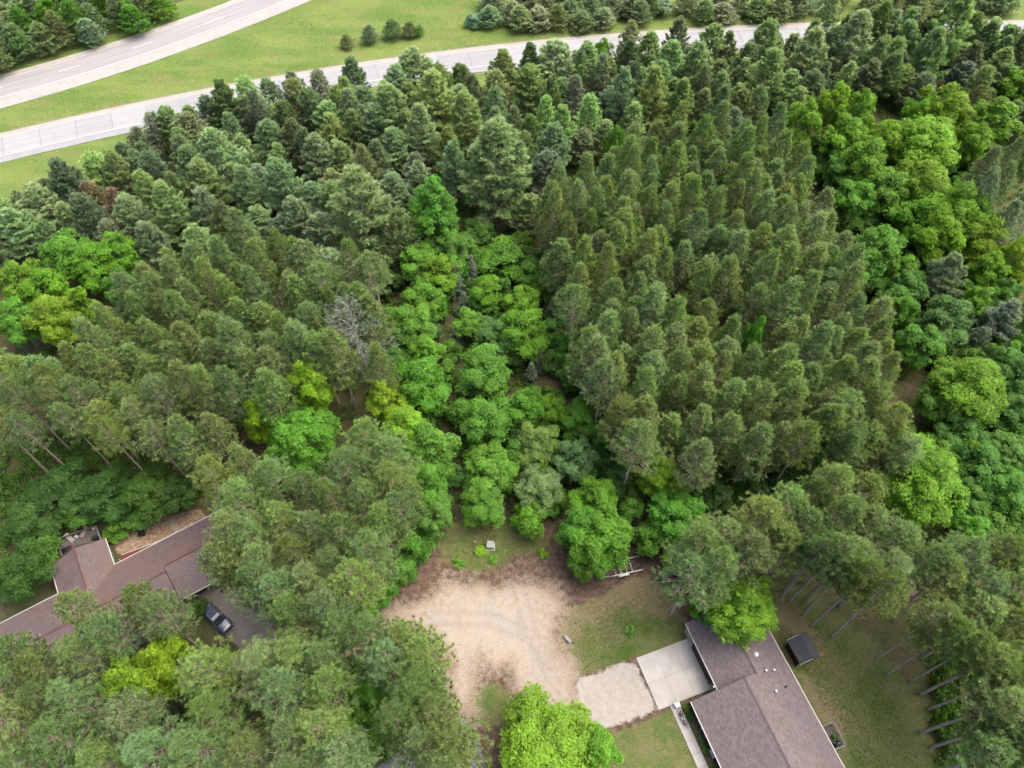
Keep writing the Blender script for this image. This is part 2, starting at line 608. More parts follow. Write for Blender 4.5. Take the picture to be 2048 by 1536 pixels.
def car_mats():
    n = NT('navy_car_paint')
    b = n.add('BsdfPrincipled')
    b.inputs['Base Color'].default_value = (0.022, 0.036, 0.07, 1)
    b.inputs['Roughness'].default_value = 0.28
    b.inputs['Coat Weight'].default_value = 1.0
    b.inputs['Coat Roughness'].default_value = 0.05
    n.t.links.new(b.outputs[0], n.out.inputs[0])
    MAT['paint'] = n.m
    n = NT('dark_glass')
    b = n.add('BsdfPrincipled')
    b.inputs['Base Color'].default_value = (0.02, 0.026, 0.03, 1)
    b.inputs['Roughness'].default_value = 0.04
    b.inputs['Specular IOR Level'].default_value = 0.9
    n.t.links.new(b.outputs[0], n.out.inputs[0])
    MAT['glass'] = n.m


car_mats()

# ------------------------------------------------------------------ tree prototypes
def unit(a):
    return a / np.maximum(np.linalg.norm(a, axis=-1, keepdims=True), 1e-9)


def perp(A, rng):
    r = rng.normal(size=A.shape)
    return unit(np.cross(A, r))


def blades(C, A, nb, L, W, t0, t1, rng, tint, tipf, dead=None):
    """needle bursts at centres C with axes A"""
    n = len(C)
    C = np.repeat(C, nb, 0)
    A = np.repeat(unit(A), nb, 0)
    th = rng.uniform(t0, t1, n * nb)[:, None]
    d = np.cos(th) * A + np.sin(th) * perp(A, rng)
    s = unit(np.cross(d, rng.normal(size=d.shape)))
    ln = (L * rng.uniform(0.75, 1.2, n * nb))[:, None]
    a = C - s * W / 2
    b = C + s * W / 2
    t = C + d * ln
    V = np.stack([a, b, t], 1).reshape(-1, 3)
    Fc = np.arange(len(V)).reshape(-1, 3)
    ti = np.repeat(np.repeat(tint, nb) + rng.uniform(-0.2, 0.2, n * nb), 3)
    up = np.repeat(np.repeat(tipf, nb), 3) * np.tile([0.0, 0.0, 1.0], n * nb)
    de = np.repeat(np.repeat(dead if dead is not None else np.zeros(n), nb), 3)
    return V, Fc, {'tint': np.clip(ti, 0, 1), 'tip': up, 'dead': de}


def leaves(C, N, size, rng, tint, tipf):
    """one folded diamond leaf per centre"""
    n = len(C)
    N = unit(N)
    u = perp(N, rng)
    v = np.cross(N, u)
    s = (size * rng.uniform(0.7, 1.3, n))[:, None]
    a = C - u * s * 0.5
    b = C + v * s * 0.36 - N * s * 0.08
    c = C + u * s * 0.5 - N * s * 0.12
    d = C - v * s * 0.36 - N * s * 0.08
    V = np.stack([a, b, c, d], 1).reshape(-1, 3)
    Fc = np.arange(len(V)).reshape(-1, 4)
    return V, Fc, {'tint': np.clip(np.repeat(tint, 4), 0, 1), 'tip': np.repeat(tipf, 4), 'dead': np.zeros(n * 4)}


def red_pine(seed, H, Rc, cb, whorl=0.66, nbr=5, nb=13, dead=0, twig=0.3, bw=0.105, pw=0.68, tl=0.46, dens=3.6):
    rng = np.random.default_rng(seed)
    wood = MB()
    bend = rng.uniform(-0.35, 0.35, 2)
    zs = np.linspace(0, H - 0.4, 8)

    def axis(z):
        f = (z / H) ** 2
        return np.array([bend[0] * f, bend[1] * f, z])
    wood.tube([axis(z) for z in zs], [0.17 * (1 - 0.82 * z / H) + 0.012 for z in zs], 7)
    C, A, T, D = [], [], [], []
    z = H * cb
    zb = z
    # dead stubs under the crown
    for k in range(9):
        zz = rng.uniform(min(H * 0.35, zb * 0.5), zb)
        az = rng.uniform(0, 6.28)
        p = axis(zz)
        L = rng.uniform(0.5, 1.7)
        wood.tube([p, p + np.array([math.cos(az) * L, math.sin(az) * L, rng.uniform(-0.25, 0.3)])], [0.025, 0.008], 3)
    while z < H - 0.25:
        t = (z - zb) / (H - zb)
        prof = max(0.08, (1 - t) ** pw) * (0.72 + 0.28 * min(1, t / 0.2))
        L0 = Rc * prof
        m = nbr + int(rng.integers(-1, 2))
        a0 = rng.uniform(0, 6.28)
        tb = rng.uniform(0.2, 0.8)
        for k in range(m):
            az = a0 + 6.283 * k / m + rng.uniform(-0.3, 0.3)
            L = L0 * rng.uniform(0.6, 1.25)
            el = 0.10 + 0.8 * t + rng.uniform(-0.15, 0.2)
            h = np.array([math.cos(az), math.sin(az), 0.0])
            p0 = axis(z)
            p1 = p0 + (h * math.cos(el) + np.array([0, 0, math.sin(el)])) * L * 0.55
            p2 = p1 + (h * math.cos(el + 0.45) + np.array([0, 0, math.sin(el + 0.45)])) * L * 0.5
            wood.tube([p0, p1, p2], [0.035, 0.024, 0.012], 3)
            bt = np.clip(tb + rng.uniform(-0.3, 0.3), 0.05, 0.95)
            dd = 1.0 if rng.random() < dead else 0.0
            dirn = unit(p2 - p1)
            C.append(p2)
            A.append(dirn + [0, 0, 0.5])
            T.append(bt)
            D.append(dd)
            ns = int(2 + L * dens)
            for j in range(ns):
                f = rng.uniform(0.36, 1.0)
                q = p0 + (p1 - p0) * (f / 0.55) if f < 0.55 else p1 + (p2 - p1) * ((f - 0.55) / 0.45)
                sd_ = np.array([-h[1], h[0], 0]) * (1 if j % 2 else -1)
                tw = unit(h * 0.65 + sd_ * rng.uniform(0.5, 1.1) + np.array([0, 0, rng.uniform(0.05, 0.75)]))
                e = q + tw * rng.uniform(0.22, 0.75) * (0.48 + 0.28 * L)
                if rng.random() < twig:
                    wood.tube([q, e], [0.018, 0.009], 3)
                C.append(e)
                A.append(tw + [0, 0, 0.75])
                T.append(bt + rng.uniform(-0.2, 0.2))
                D.append(dd)
        z += whorl * rng.uniform(0.8, 1.2)
    C.append(axis(H - 0.4) + [0, 0, 0.2])
    A.append([0, 0, 1])
    T.append(0.8)
    D.append(0)
    C = np.array(C)
    A = np.array(A, float)
    T = np.clip(np.array(T), 0, 1)
    V, Fc, at = blades(C, A, nb, tl, bw, 0.08, 1.3, rng, T, rng.uniform(0.35, 1.0, len(C)), np.array(D))
    return wood.mesh('pine_trunk'), fast_mesh('pine_crown', V, Fc, at)


def white_pine(seed, H, Rc, cb=0.22, nb=10, slim=1.0):
    rng = np.random.default_rng(seed)
    wood = MB()
    zs = np.linspace(0, H - 0.3, 8)
    wood.tube([(0, 0, z) for z in zs], [0.22 * (1 - 0.9 * z / H) + 0.012 for z in zs], 7)
    C, A, T, TP = [], [], [], []
    zb = H * cb
    z = zb
    while z < H - 0.3:
        t = (z - zb) / (H - zb)
        L0 = Rc * (1 - t) ** 0.72 * (0.65 + 0.35 * min(1, t / 0.2)) + 0.25
        m = int(rng.integers(5, 8))
        a0 = rng.uniform(0, 6.28)
        for k in range(m):
            az = a0 + 6.283 * k / m + rng.uniform(-0.28, 0.28)
            L = L0 * rng.uniform(0.6, 1.18)
            el = 0.02 + 0.8 * t + rng.uniform(-0.1, 0.15)
            h = np.array([math.cos(az), math.sin(az), 0.0])
            sdv = np.array([-h[1], h[0], 0])
            p0 = np.array([0, 0, z])
            p1 = p0 + (h * math.cos(el) + np.array([0, 0, math.sin(el)])) * L * 0.6
            p2 = p1 + (h * math.cos(el + 0.4) + np.array([0, 0, math.sin(el + 0.4)])) * L * 0.45
            wood.tube([p0, p1, p2], [0.035, 0.022, 0.01], 3)
            bt = rng.uniform(0.2, 0.9)
            ns = int(4 + L * 4.6)
            for j in range(ns):
                f = 0.28 + 0.72 * (j + rng.uniform(0, 1)) / ns
                q = p0 + (p1 - p0) * (f / 0.6) if f < 0.6 else p1 + (p2 - p1) * ((f - 0.6) / 0.4)
                side = (1 if j % 2 else -1) * rng.uniform(0.3, 1.0)
                wdt = 0.42 * L * (1.15 - f) + 0.18
                tw = unit(h * 0.9 + sdv * side + np.array([0, 0, rng.uniform(0.1, 0.45)]))
                e = q + tw * wdt * rng.uniform(0.5, 1.0)
                for g in (0.55, 1.0):
                    C.append(q + (e - q) * g + rng.normal(0, 0.04, 3))
                    A.append(tw + [0, 0, 0.35])
                    T.append(bt + rng.uniform(-0.2, 0.2))
                    TP.append((0.15 + 0.85 * f) * rng.uniform(0.5, 1.0) * (1 if g == 1.0 else 0.5))
            C.append(p2)
            A.append(p2 - p1 + np.array([0, 0, 0.1]))
            T.append(bt)
            TP.append(1.0)
        z += rng.uniform(0.55, 0.95)
    for k in range(4):
        C.append(np.array([0, 0, H - 0.5 + 0.15 * k]))
        A.append(np.array([0, 0, 1.0]))
        T.append(0.7)
        TP.append(1.0)
    C = np.array(C)
    C[:, :2] *= slim
    V, Fc, at = blades(C, np.array(A), nb, 0.46, 0.13, 0.1, 1.0, rng, np.clip(np.array(T), 0, 1), np.array(TP))
    return wood.mesh('pine_trunk'), fast_mesh('plume_crown', V, Fc, at)


def spruce(seed, H, Rc, nb=11, sparse=1.0):
    rng = np.random.default_rng(seed)
    wood = MB()
    wood.tube([(0, 0, z) for z in np.linspace(0, H - 0.2, 6)], [0.13 * (1 - 0.9 * z) + 0.01 for z in np.linspace(0, 1, 6)], 6)
    C, A, T, TP = [], [], [], []
    z = 0.5
    while z < H - 0.2:
        t = z / H
        L0 = Rc * (1 - t) ** 0.9 + 0.12
        for k in range(int(rng.integers(6, 9))):
            if rng.random() > sparse:
                continue
            az = rng.uniform(0, 6.28)
            L = L0 * rng.uniform(0.7, 1.15)
            h = np.array([math.cos(az), math.sin(az), 0.0])
            sdv = np.array([-h[1], h[0], 0])
            p0 = np.array([0, 0, z])
            e = p0 + h * L + np.array([0, 0, L * (0.25 * t - 0.12)])
            wood.tube([p0, e], [0.022, 0.008], 3)
            bt = rng.uniform(0.2, 0.9)
            for j in range(int(3 + L * 6)):
                f = rng.uniform(0.2, 1.0)
                s = rng.uniform(-1, 1) * 0.3 * L * (1.1 - f)
                C.append(p0 + (e - p0) * f + sdv * s)
                A.append(h + sdv * np.sign(s) * 0.6 + np.array([0, 0, 0.15]))
                T.append(bt + rng.uniform(-0.2, 0.2))
                TP.append(f * rng.uniform(0.3, 1))
        z += rng.uniform(0.3, 0.5)
    C.append(np.array([0, 0, H - 0.2]))
    A.append(np.array([0, 0, 1.0]))
    T.append(0.7)
    TP.append(1.0)
    V, Fc, at = blades(np.array(C), np.array(A), nb, 0.26, 0.075, 0.1, 0.95, rng, np.clip(np.array(T), 0, 1), np.array(TP))
    return wood.mesh('spruce_trunk'), fast_mesh('spruce_crown', V, Fc, at)


def broadleaf(seed, H, Rc, cb, nlobe, nleaf, lsize, top=0.9, lobe=(0.26, 0.44)):
    """trunk, limbs, and leaves on the shells of uneven foliage clumps"""
    rng = np.random.default_rng(seed)
    zc = H * (cb + 1) / 2
    rz = H * (1 - cb) / 2
    cs, rs = [], []
    tries = 0
    while len(cs) < nlobe and tries < 4000:
        tries += 1
        d = unit(rng.normal(size=3))
        f = rng.uniform(0.3, 0.82)
        rr = Rc * rng.uniform(*lobe)
        tz = d[2]
        w = (1.0 - 0.45 * max(0, tz) ** 1.5 * top)
        c = np.array([d[0] * Rc * f * w, d[1] * Rc * f * w, zc + d[2] * rz * min(0.86, f + 0.12)])
        c[2] = min(c[2], H - rr * 0.75)
        if all(np.linalg.norm(c - o) > 0.62 * (rr + q) * 0.85 for o, q in zip(cs, rs)):
            cs.append(c)
            rs.append(rr)
    cs = np.array(cs)
    rs = np.array(rs)
    wood = MB()
    zt = H * cb * 1.1 + 0.3
    wood.tube([(0, 0, 0), (0.04, 0.02, zt * 0.5), (0, 0.05, zt), (0.1, 0, zc + rz * 0.3)], [0.035 * H * 0.55, 0.028 * H * 0.5, 0.024 * H * 0.5, 0.03], 7)
    for c, r in zip(cs, rs):
        s = np.array([0, 0, zt + (c[2] - zt) * rng.uniform(0.0, 0.3)])
        m = (s + c) / 2 + np.array([0, 0, -0.1]) + rng.normal(0, 0.1, 3)
        wood.tube([s, m, c], [0.010 * H * 0.8, 0.007 * H * 0.8, 0.015], 4)
        e = c + unit(rng.normal(size=3)) * r * 0.7
        wood.tube([c, e], [0.022, 0.008], 3)
    area = rs ** 2
    per = 13
    cnt = np.maximum(6, (nleaf / per * area / area.sum())).astype(int)
    Cs, Ns, Ts, Tp = [], [], [], []
    cen = np.array([0, 0, zc - rz * 0.2])
    for i, (c, r) in enumerate(zip(cs, rs)):
        m = cnt[i]
        d = unit(rng.normal(size=(m, 3)) + unit(c - cen) * 0.6 + np.array([0, 0, 0.4]))
        bumps = unit(rng.normal(size=(7, 3)))
        bf = np.clip((np.max(d @ bumps.T, 1) - 0.5) / 0.5, 0, 1)
        rad = r * (0.55 + 0.5 * bf) * rng.uniform(0.7, 1.18, m)
        p = c + d * rad[:, None] * np.array([1.05, 1.05, 0.85])
        keep = np.ones(m, bool)
        for j, (c2, r2) in enumerate(zip(cs, rs)):
            if j != i:
                keep &= np.linalg.norm(p - c2, axis=1) > r2 * 0.55
        p, d = p[keep], d[keep]
        m = len(p)
        if m == 0:
            continue
        # each spray: a small tilted fan of leaves
        ax = unit(d * 0.6 + np.array([0, 0, 0.75]) + rng.normal(0, 0.32, p.shape))
        sz = lsize * rng.uniform(1.2, 2.3, m)
        st = rng.uniform(0.25, 0.75) + rng.uniform(-0.3, 0.3, m)
        sp = (rng.random(m) < 0.3) * rng.uniform(0.3, 1.0, m)
        P_ = np.repeat(p, per, 0)
        A_ = np.repeat(ax, per, 0)
        S_ = np.repeat(sz, per)[:, None]
        t1 = perp(A_, rng)
        q = np.sqrt(rng.uniform(0.02, 1, (len(P_), 1)))
        off = t1 * q * S_ - A_ * (q ** 2) * S_ * 0.35 + A_ * rng.normal(0, 0.12, (len(P_), 1)) * S_
        Cs.append(P_ + off)
        Ns.append(A_ + t1 * q * 0.55 + rng.normal(0, 0.28, P_.shape))
        Ts.append(np.repeat(st, per) + rng.uniform(-0.15, 0.15, len(P_)))
        Tp.append(np.repeat(sp, per) * rng.uniform(0.5, 1, len(P_)))
    V, Fc, at = leaves(np.concatenate(Cs), np.concatenate(Ns), lsize, rng, np.concatenate(Ts), np.concatenate(Tp))
    return wood.mesh('leafy_trunk'), fast_mesh('leafy_crown', V, Fc, at)


def bare_tree(seed, H, Rc, tufts=60):
    rng = np.random.default_rng(seed)
    wood = MB()
    wood.tube([(0, 0, 0), (0.1, 0, H * 0.5), (0.0, 0.1, H)], [0.2, 0.13, 0.02], 6)
    C, A = [], []
    z = H * 0.3
    while z < H * 0.97:
        t = (z / H - 0.3) / 0.7
        for k in range(5):
            az = rng.uniform(0, 6.28)
            L = Rc * (1 - t) ** 0.7 * rng.uniform(0.6, 1.2) + 0.3
            h = np.array([math.cos(az), math.sin(az), 0])
            s = np.array([-h[1], h[0], 0])
            p0 = np.array([0.05, 0.05, z])
            p1 = p0 + h * L * 0.5 + np.array([0, 0, L * 0.42])
            p2 = p1 + h * L * 0.5 + np.array([0, 0, L * 0.05]) + s * rng.uniform(-0.4, 0.4)
            wood.tube([p0, p1, p2], [0.026, 0.018, 0.008], 3)
            for j in range(5):
                f = rng.uniform(0.3, 1)
                q = p0 + (p1 - p0) * f * 2 if f < 0.5 else p1 + (p2 - p1) * (f - 0.5) * 2
                e = q + (h * 0.5 + s * rng.choice([-1, 1]) * rng.uniform(0.4, 1) + np.array([0, 0, rng.uniform(-0.2, 0.5)])) * L * 0.32
                wood.tube([q, e], [0.014, 0.008], 3)
                for g in (0.5, 1.0):
                    C.append(q + (e - q) * g)
                    A.append(e - q)
        z += rng.uniform(0.45, 0.8)
    idx = rng.permutation(len(C))[:tufts]
    C = np.array(C)[idx]
    A = np.array(A)[idx]
    V, Fc, at = blades(C, A + np.array([0, 0, 0.2]), 9, 0.3, 0.06, 0.1, 1.2, rng, rng.uniform(0.2, 0.8, len(C)), rng.uniform(0, 0.6, len(C)))
    return wood.mesh('bare_trunk'), fast_mesh('sparse_crown', V, Fc, at)


def flat_ratio(H, Rc):
    return H, Rc


PROTO = {}


def proto(key, tr, cr, H, Rc, bk, fm):
    tr.materials.append(MAT[bk])
    cr.materials.append(MAT[fm])
    PROTO.setdefault(key, []).append((tr, cr, H, Rc))


for s in range(8):
    H, Rc = 19.0, 2.5
    proto('red', *red_pine(100 + s, H, Rc, 0.38 + 0.02 * (s % 4), dead=0.004 if s in (2, 5) else 0), H, Rc, 'bark', 'needle')
for s in range(5):
    H, Rc = 19.0, 3.1
    proto('redwide', *red_pine(140 + s, H, Rc, 0.54, 0.62, 5, 22, dead=0.004 if s in (1, 3) else 0, twig=0.7, bw=0.085, pw=0.6, tl=0.43, dens=2.5), H, Rc, 'bark', 'needle')
for s in range(4):
    H, Rc = 20.0, 3.1
    proto('redhigh', *red_pine(190 + s, H, Rc, 0.62, 0.58, 5, 21, twig=0.7, bw=0.085, pw=0.55, tl=0.43, dens=2.6), H, Rc, 'bark', 'needle')
for s in range(5):
    H, Rc = 11.0, 2.7
    proto('scrub', *red_pine(170 + s, H, Rc, 0.12, 0.62, 6, 11, twig=0.1, bw=0.15), H, Rc, 'bark_dark', 'needle')
for s in range(6):
    H, Rc = 15.0, 3.6
    proto('white', *white_pine(200 + s, H, Rc, 0.2 + 0.02 * s), H, Rc, 'bark_dark', 'plume')
for s in range(3):
    H, Rc = 7.0, 1.5
    proto('spruce', *spruce(230 + s, H, Rc), H, Rc, 'bark_dark', 'plume')
for s in range(4):
    H, Rc = 15.0, 5.6
    proto('big', *broadleaf(300 + s, H, Rc, 0.28, 48, 36000, 0.25, lobe=(0.17, 0.36)), H, Rc, 'bark', 'leaf')
for s in range(6):
    H, Rc = 10.0, 3.6
    proto('mid', *broadleaf(320 + s, H, Rc, 0.18, 34, 21000, 0.22, lobe=(0.18, 0.38)), H, Rc, 'bark', 'leaf')
for s in range(3):
    H, Rc = 15.0, 3.8
    proto('tall', *broadleaf(340 + s, H, Rc, 0.10, 52, 26000, 0.23, top=1.9, lobe=(0.17, 0.33)), H, Rc, 'bark', 'leaf')
for s in range(4):
    H, Rc = 5.0, 2.2
    proto('small', *broadleaf(360 + s, H, Rc, 0.08, 20, 8000, 0.22, lobe=(0.2, 0.42)), H, Rc, 'bark_dark', 'leaf')
for s in range(3):
    H, Rc = 1.5, 1.3
    proto('shrub', *broadleaf(380 + s, H, Rc, 0.05, 9, 1500, 0.22, lobe=(0.34, 0.5)), H, Rc, 'bark_dark', 'leaf')
for s in range(2):
    H, Rc = 13.0, 4.2
    proto('bare', *bare_tree(400 + s, H, Rc, 520), H, Rc, 'bark_pale', 'needle')

COLR = {
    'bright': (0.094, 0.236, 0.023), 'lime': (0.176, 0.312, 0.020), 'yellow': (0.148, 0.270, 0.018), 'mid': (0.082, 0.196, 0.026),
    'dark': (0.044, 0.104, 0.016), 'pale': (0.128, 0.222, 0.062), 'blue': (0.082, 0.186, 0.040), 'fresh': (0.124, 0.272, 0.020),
    'red': (0.138, 0.209, 0.072), 'white': (0.232, 0.332, 0.156), 'scrub': (0.168, 0.242, 0.116), 'dusk': (0.152, 0.210, 0.110),
    'spruce': (0.170, 0.235, 0.175), 'grey': (0.200, 0.250, 0.158), 'brown': (0.200, 0.165, 0.108), 'silver': (0.17, 0.27, 0.17),
}
NTREE = [0]
BASES = []
REDS = [0]


def tree(name, key, x, y, h, rad, col, label, cat, group=None, var=0.12):
    k = NTREE[0]
    NTREE[0] += 1
    rs = random.Random(k * 7919 + 13)
    if not isinstance(key, str):
        key = rs.choice(key)
    tr, cr, H, Rc = PROTO[key][rs.randrange(len(PROTO[key]))]
    root = empty(name, (x, y, -0.03), rs.uniform(0, 6.283))
    root.scale = (rad / Rc, rad / Rc, h / H)
    root.rotation_euler[0] = rs.uniform(-0.03, 0.03)
    root.rotation_euler[1] = rs.uniform(-0.03, 0.03)
    props(root, label, cat, group)
    t = obj('trunk', tr, root)
    c = obj('crown', cr, root)
    b = COLR[col]
    v = 1 + rs.uniform(-var, var)
    c.color = (b[0] * v * (1 + rs.uniform(-0.12, 0.12)), b[1] * v, b[2] * v * (1 + rs.uniform(-0.25, 0.25)), 1)
    BASES.append((x, y, rad))
    return root


def ptree(name, key, u, v, rpx, h, col, label, cat, group=None, zf=0.62, var=0.06):
    """tree whose crown centre (at zf of its height) is seen at photo pixel u, v"""
    z = h * zf
    x, y = P(u, v, z)
    d = Q(x, y, z)[2]
    return tree(name, key, x, y, h, rpx * d / FPX, col, label, cat, group, var)


# ------------------------------------------------------------------ local frames of the two houses
AX, BX = Vector((0.334, -0.9426, 0)), Vector((0.9426, 0.334, 0))    # right house: along / across
CX, NX = Vector((0.842, 0.5395, 0)), Vector((-0.5395, 0.842, 0))    # left house


def RF(a, b, z=0.0):
    return AX * a + BX * b + Vector((0, 0, z))


def LF(c, n, z=0.0):
    return CX * c + NX * n + Vector((0, 0, z))


# ------------------------------------------------------------------ ground
def W(pts, z=0.0):
    return [P(u, v, z) for u, v in pts]


Z_SAND = W([(620, 1290), (700, 1240), (759, 1228), (838, 1207), (880, 1180), (893, 1163), (934, 1158), (982, 1172), (1016, 1162), (1077, 1163), (1125, 1187), (1120, 1230),
            (1110, 1271), (1137, 1319), (1160, 1358), (1185, 1400), (1200, 1450), (1110, 1460), (1060, 1400), (1030, 1378), (1009, 1345), (960, 1335), (940, 1440), (900, 1400), (890, 1320), (870, 1290), (835, 1280), (811, 1260), (740, 1300), (640, 1340)])
Z_LAWN1 = W([(1130, 1225), (1165, 1205), (1200, 1190), (1290, 1150), (1340, 1180), (1375, 1250), (1378, 1282), (1272, 1316), (1160, 1356), (1142, 1330), (1118, 1280)])
Z_LAWN2 = W([(1545, 1160), (1630, 1190), (1690, 1240), (1760, 1300), (1815, 1370), (1855, 1430), (1880, 1500), (1890, 1600), (1700, 1600), (1640, 1480), (1560, 1340), (1530, 1250)])
Z_LAWN3 = W([(1210, 1470), (1300, 1440), (1345, 1418), (1400, 1545), (1420, 1640), (1200, 1640)])
Z_WEED = W([(872, 1075), (905, 1040), (1000, 1035), (1090, 1070), (1110, 1105), (1070, 1110), (1020, 1120), (985, 1145), (930, 1150), (905, 1130), (868, 1110)])
Z_WEED2 = W([(935, 1385), (985, 1355), (1030, 1385), (1010, 1440), (950, 1445)])
Z_GRAV = W([(1150, 1362), (1190, 1345), (1270, 1318), (1312, 1420), (1215, 1462), (1165, 1440)])
Z_VERGE = [(-700, -20)] + W([(-260, 520), (0, 450), (80, 425), (170, 392), (270, 350), (420, 285), (640, 225), (900, 180), (1300, 150), (1700, 115), (2048, 90), (2400, 70)]) + [(700, 190), (700, 700), (-700, 700)]
Z_FARWOOD = W([(-300, 205), (0, 112), (120, 78), (250, 42), (330, 12), (420, -20)]) + [(-60, 215), (-60, 560), (-500, 560), (-500, 140)]
Z_LYARD = W([(150, 1040), (400, 1010), (430, 1060), (420, 1110), (230, 1110), (120, 1130)])
Z_BAREL = W([(812, 1150), (868, 1085), (885, 1130), (930, 1160), (890, 1172), (840, 1215), (780, 1228)])


E_PX = [(0, 268), (164, 227), (308, 202), (444, 171), (581, 144), (700, 132), (845, 109), (1016, 85), (1187, 70), (1348, 58), (1553, 50), (2035, 41)]
E_TOP = np.polyfit([P(*q)[0] for q in E_PX], [P(*q)[1] for q in E_PX], 3)


def zone_weights(X, Y):
    n1 = (fbm(X * 0.5, Y * 0.5, 3) - 0.5) * 3.0
    n2 = (fbm(X * 1.7, Y * 1.7, 9) - 0.5) * 1.4

    def w(poly, soft, amp=1.0):
        d = sdf(X, Y, poly) + (n1 + n2) * amp
        return np.clip(0.5 - d / (2 * soft), 0, 1)
    sand = w(Z_SAND, 3.6, 1.0)
    lawn = np.maximum.reduce([w(Z_LAWN1, 1.6, 0.6), w(Z_LAWN2, 2.5, 0.8), w(Z_LAWN3, 0.5, 0.15), 0.86 * w(Z_WEED, 1.8, 0.8), 0.9 * w(Z_WEED2, 1.2, 0.5)])
    verge = w(Z_VERGE, 3.0, 1.5)
    far = w(Z_FARWOOD, 2.5, 1.0)
    verge = np.minimum(verge, 1 - far)
    grav = w(Z_GRAV, 1.1, 0.35)
    green = np.maximum(0.55 * w(Z_WEED, 3.0, 1.6), 0.4 * w(Z_WEED2, 1.5, 0.5))
    gp = np.array([P(1255, 1300), P(1290, 1265)])
    for k in range(2):
        rr = np.hypot(X - gp[k][0], Y - gp[k][1])
        green = np.maximum(green, np.clip(1.1 - rr / (2.2 if k == 0 else 1.2), 0, 1))
    gp = P(1790, 1400)
    dd = sdf(X, Y, W([(1700, 1310), (1760, 1400), (1790, 1500), (1760, 1500), (1720, 1400), (1690, 1320)]))
    green = np.maximum(green, np.clip(0.4 - dd / 4.0, 0, 0.5))
    dry = np.maximum.reduce([w(W([(1140, 1225), (1200, 1180), (1290, 1140), (1380, 1190), (1390, 1260), (1330, 1240), (1250, 1215), (1180, 1250), (1140, 1300), (1110, 1280)]), 2.0, 0.9), 0.9 * w(W([(1590, 1330), (1660, 1370), (1700, 1440), (1690, 1500), (1640, 1450)]), 2.5, 1.0), 0.9 * w(W([(1545, 1175), (1600, 1220), (1650, 1290), (1590, 1290), (1545, 1240)]), 2.0, 1.0), 0.35 * w(Z_LAWN3, 1, 0.3), 0.5 * w(Z_WEED, 3, 1.5)])
    o1 = np.polyval(E_TOP, X) - Y
    rd = np.minimum(np.abs(o1), np.abs(o1 - 10.5))
    dry = np.maximum(dry, np.where(verge > 0.3, np.clip(1.15 - rd / 1.3 + n2 * 0.5, 0, 1), 0))
    sd_ = sdf(X, Y, Z_SAND)
    rim = np.clip(1.0 + (sd_ + n1 * 0.8) / 4.5, 0, 1)
    dry = np.where(sand > 0.45, rim, dry)
    return sand, lawn, verge, grav, green, dry


def axis_steps(parts):
    out = [parts[0][0]]
    for a, b, s in parts:
        m = max(1, int(round((b - a) / s)))
        out += list(np.linspace(a, b, m + 1)[1:])
    return np.array(out)


gx = axis_steps([(-700, -170, 60), (-170, -72, 1.4), (-72, 72, 0.4), (72, 200, 1.6), (200, 700, 60)])
gy = axis_steps([(-200, 0, 40), (0, 8, 2), (8, 60, 0.4), (60, 112, 2.0), (112, 205, 0.9), (205, 700, 45)])
GX, GY = np.meshgrid(gx, gy)
gX, gY = GX.ravel(), GY.ravel()
sand, lawn, verge, grav, green, dry = zone_weights(gX, gY)
TRACKS = [[(1175, 1420), (1120, 1340), (1060, 1270), (980, 1238), (880, 1235), (760, 1255)], [(1140, 1400), (1075, 1300), (1052, 1230), (1040, 1180)]]
moss = np.clip((np.minimum(sdf(gX, gY, Z_SAND), sdf(gX, gY, Z_LAWN1)) - 5) / 8, 0, 1)
track = np.zeros_like(gX)
for tr_px in TRACKS:
    w_t = np.array(W(tr_px))
    tt = np.linspace(0, len(w_t) - 1, 60)
    cxp, cyp = np.interp(tt, np.arange(len(w_t)), w_t[:, 0]), np.interp(tt, np.arange(len(w_t)), w_t[:, 1])
    near_m = (np.abs(gX) < 60) & (gY > 10) & (gY < 55)
    dmin = np.full(near_m.sum(), 1e9)
    for q0, q1 in zip(cxp, cyp):
        dmin = np.minimum(dmin, np.hypot(gX[near_m] - q0, gY[near_m] - q1))
    track[near_m] = np.maximum(track[near_m], np.clip(1.0 - np.abs(dmin - 0.8) / 0.5, 0, 1))
gZ = (fbm(gX * 0.25, gY * 0.25, 21) - 0.5) * 0.10
flat = np.maximum.reduce([np.clip(1.2 - np.abs(sdf(gX, gY, W([(1150, 1362), (1270, 1316), (1380, 1275), (1700, 1250), (1750, 1600), (1150, 1600)])) - 0) * 0, 0, 0)])
gZ = gZ - 0.05
nxg, nyg = len(gx), len(gy)
ii = np.arange((nyg - 1) * (nxg - 1))
rr_, cc_ = ii // (nxg - 1), ii % (nxg - 1)
quads = np.stack([rr_ * nxg + cc_, rr_ * nxg + cc_ + 1, (rr_ + 1) * nxg + cc_ + 1, (rr_ + 1) * nxg + cc_], 1)
zone = np.stack([sand, lawn, verge, grav], 1)
qz = zone[quads].mean(1)
which = np.where(qz.max(1) > 0.5, qz.argmax(1) + 1, 0)
for idx, (nm) in enumerate(('ground', 'dirt_turnaround', 'lawn', 'grass_verge', 'gravel_drive')):
    fsel = quads[which == idx]
    used, inv = np.unique(fsel, return_inverse=True)
    me = fast_mesh(nm, np.stack([gX, gY, gZ], 1)[used], inv.reshape(-1, 4), {'patch': green[used], 'dry': dry[used], 'track': track[used], 'moss': moss[used]}, True, {'zone': zone[used]})
    props(obj(nm, me, None, MAT['ground']), kind='structure')

# ------------------------------------------------------------------ highways
def fit(pts, deg=2):
    w = np.array(W(pts))
    return np.poly1d(np.polyfit(w[:, 0], w[:, 1], deg))


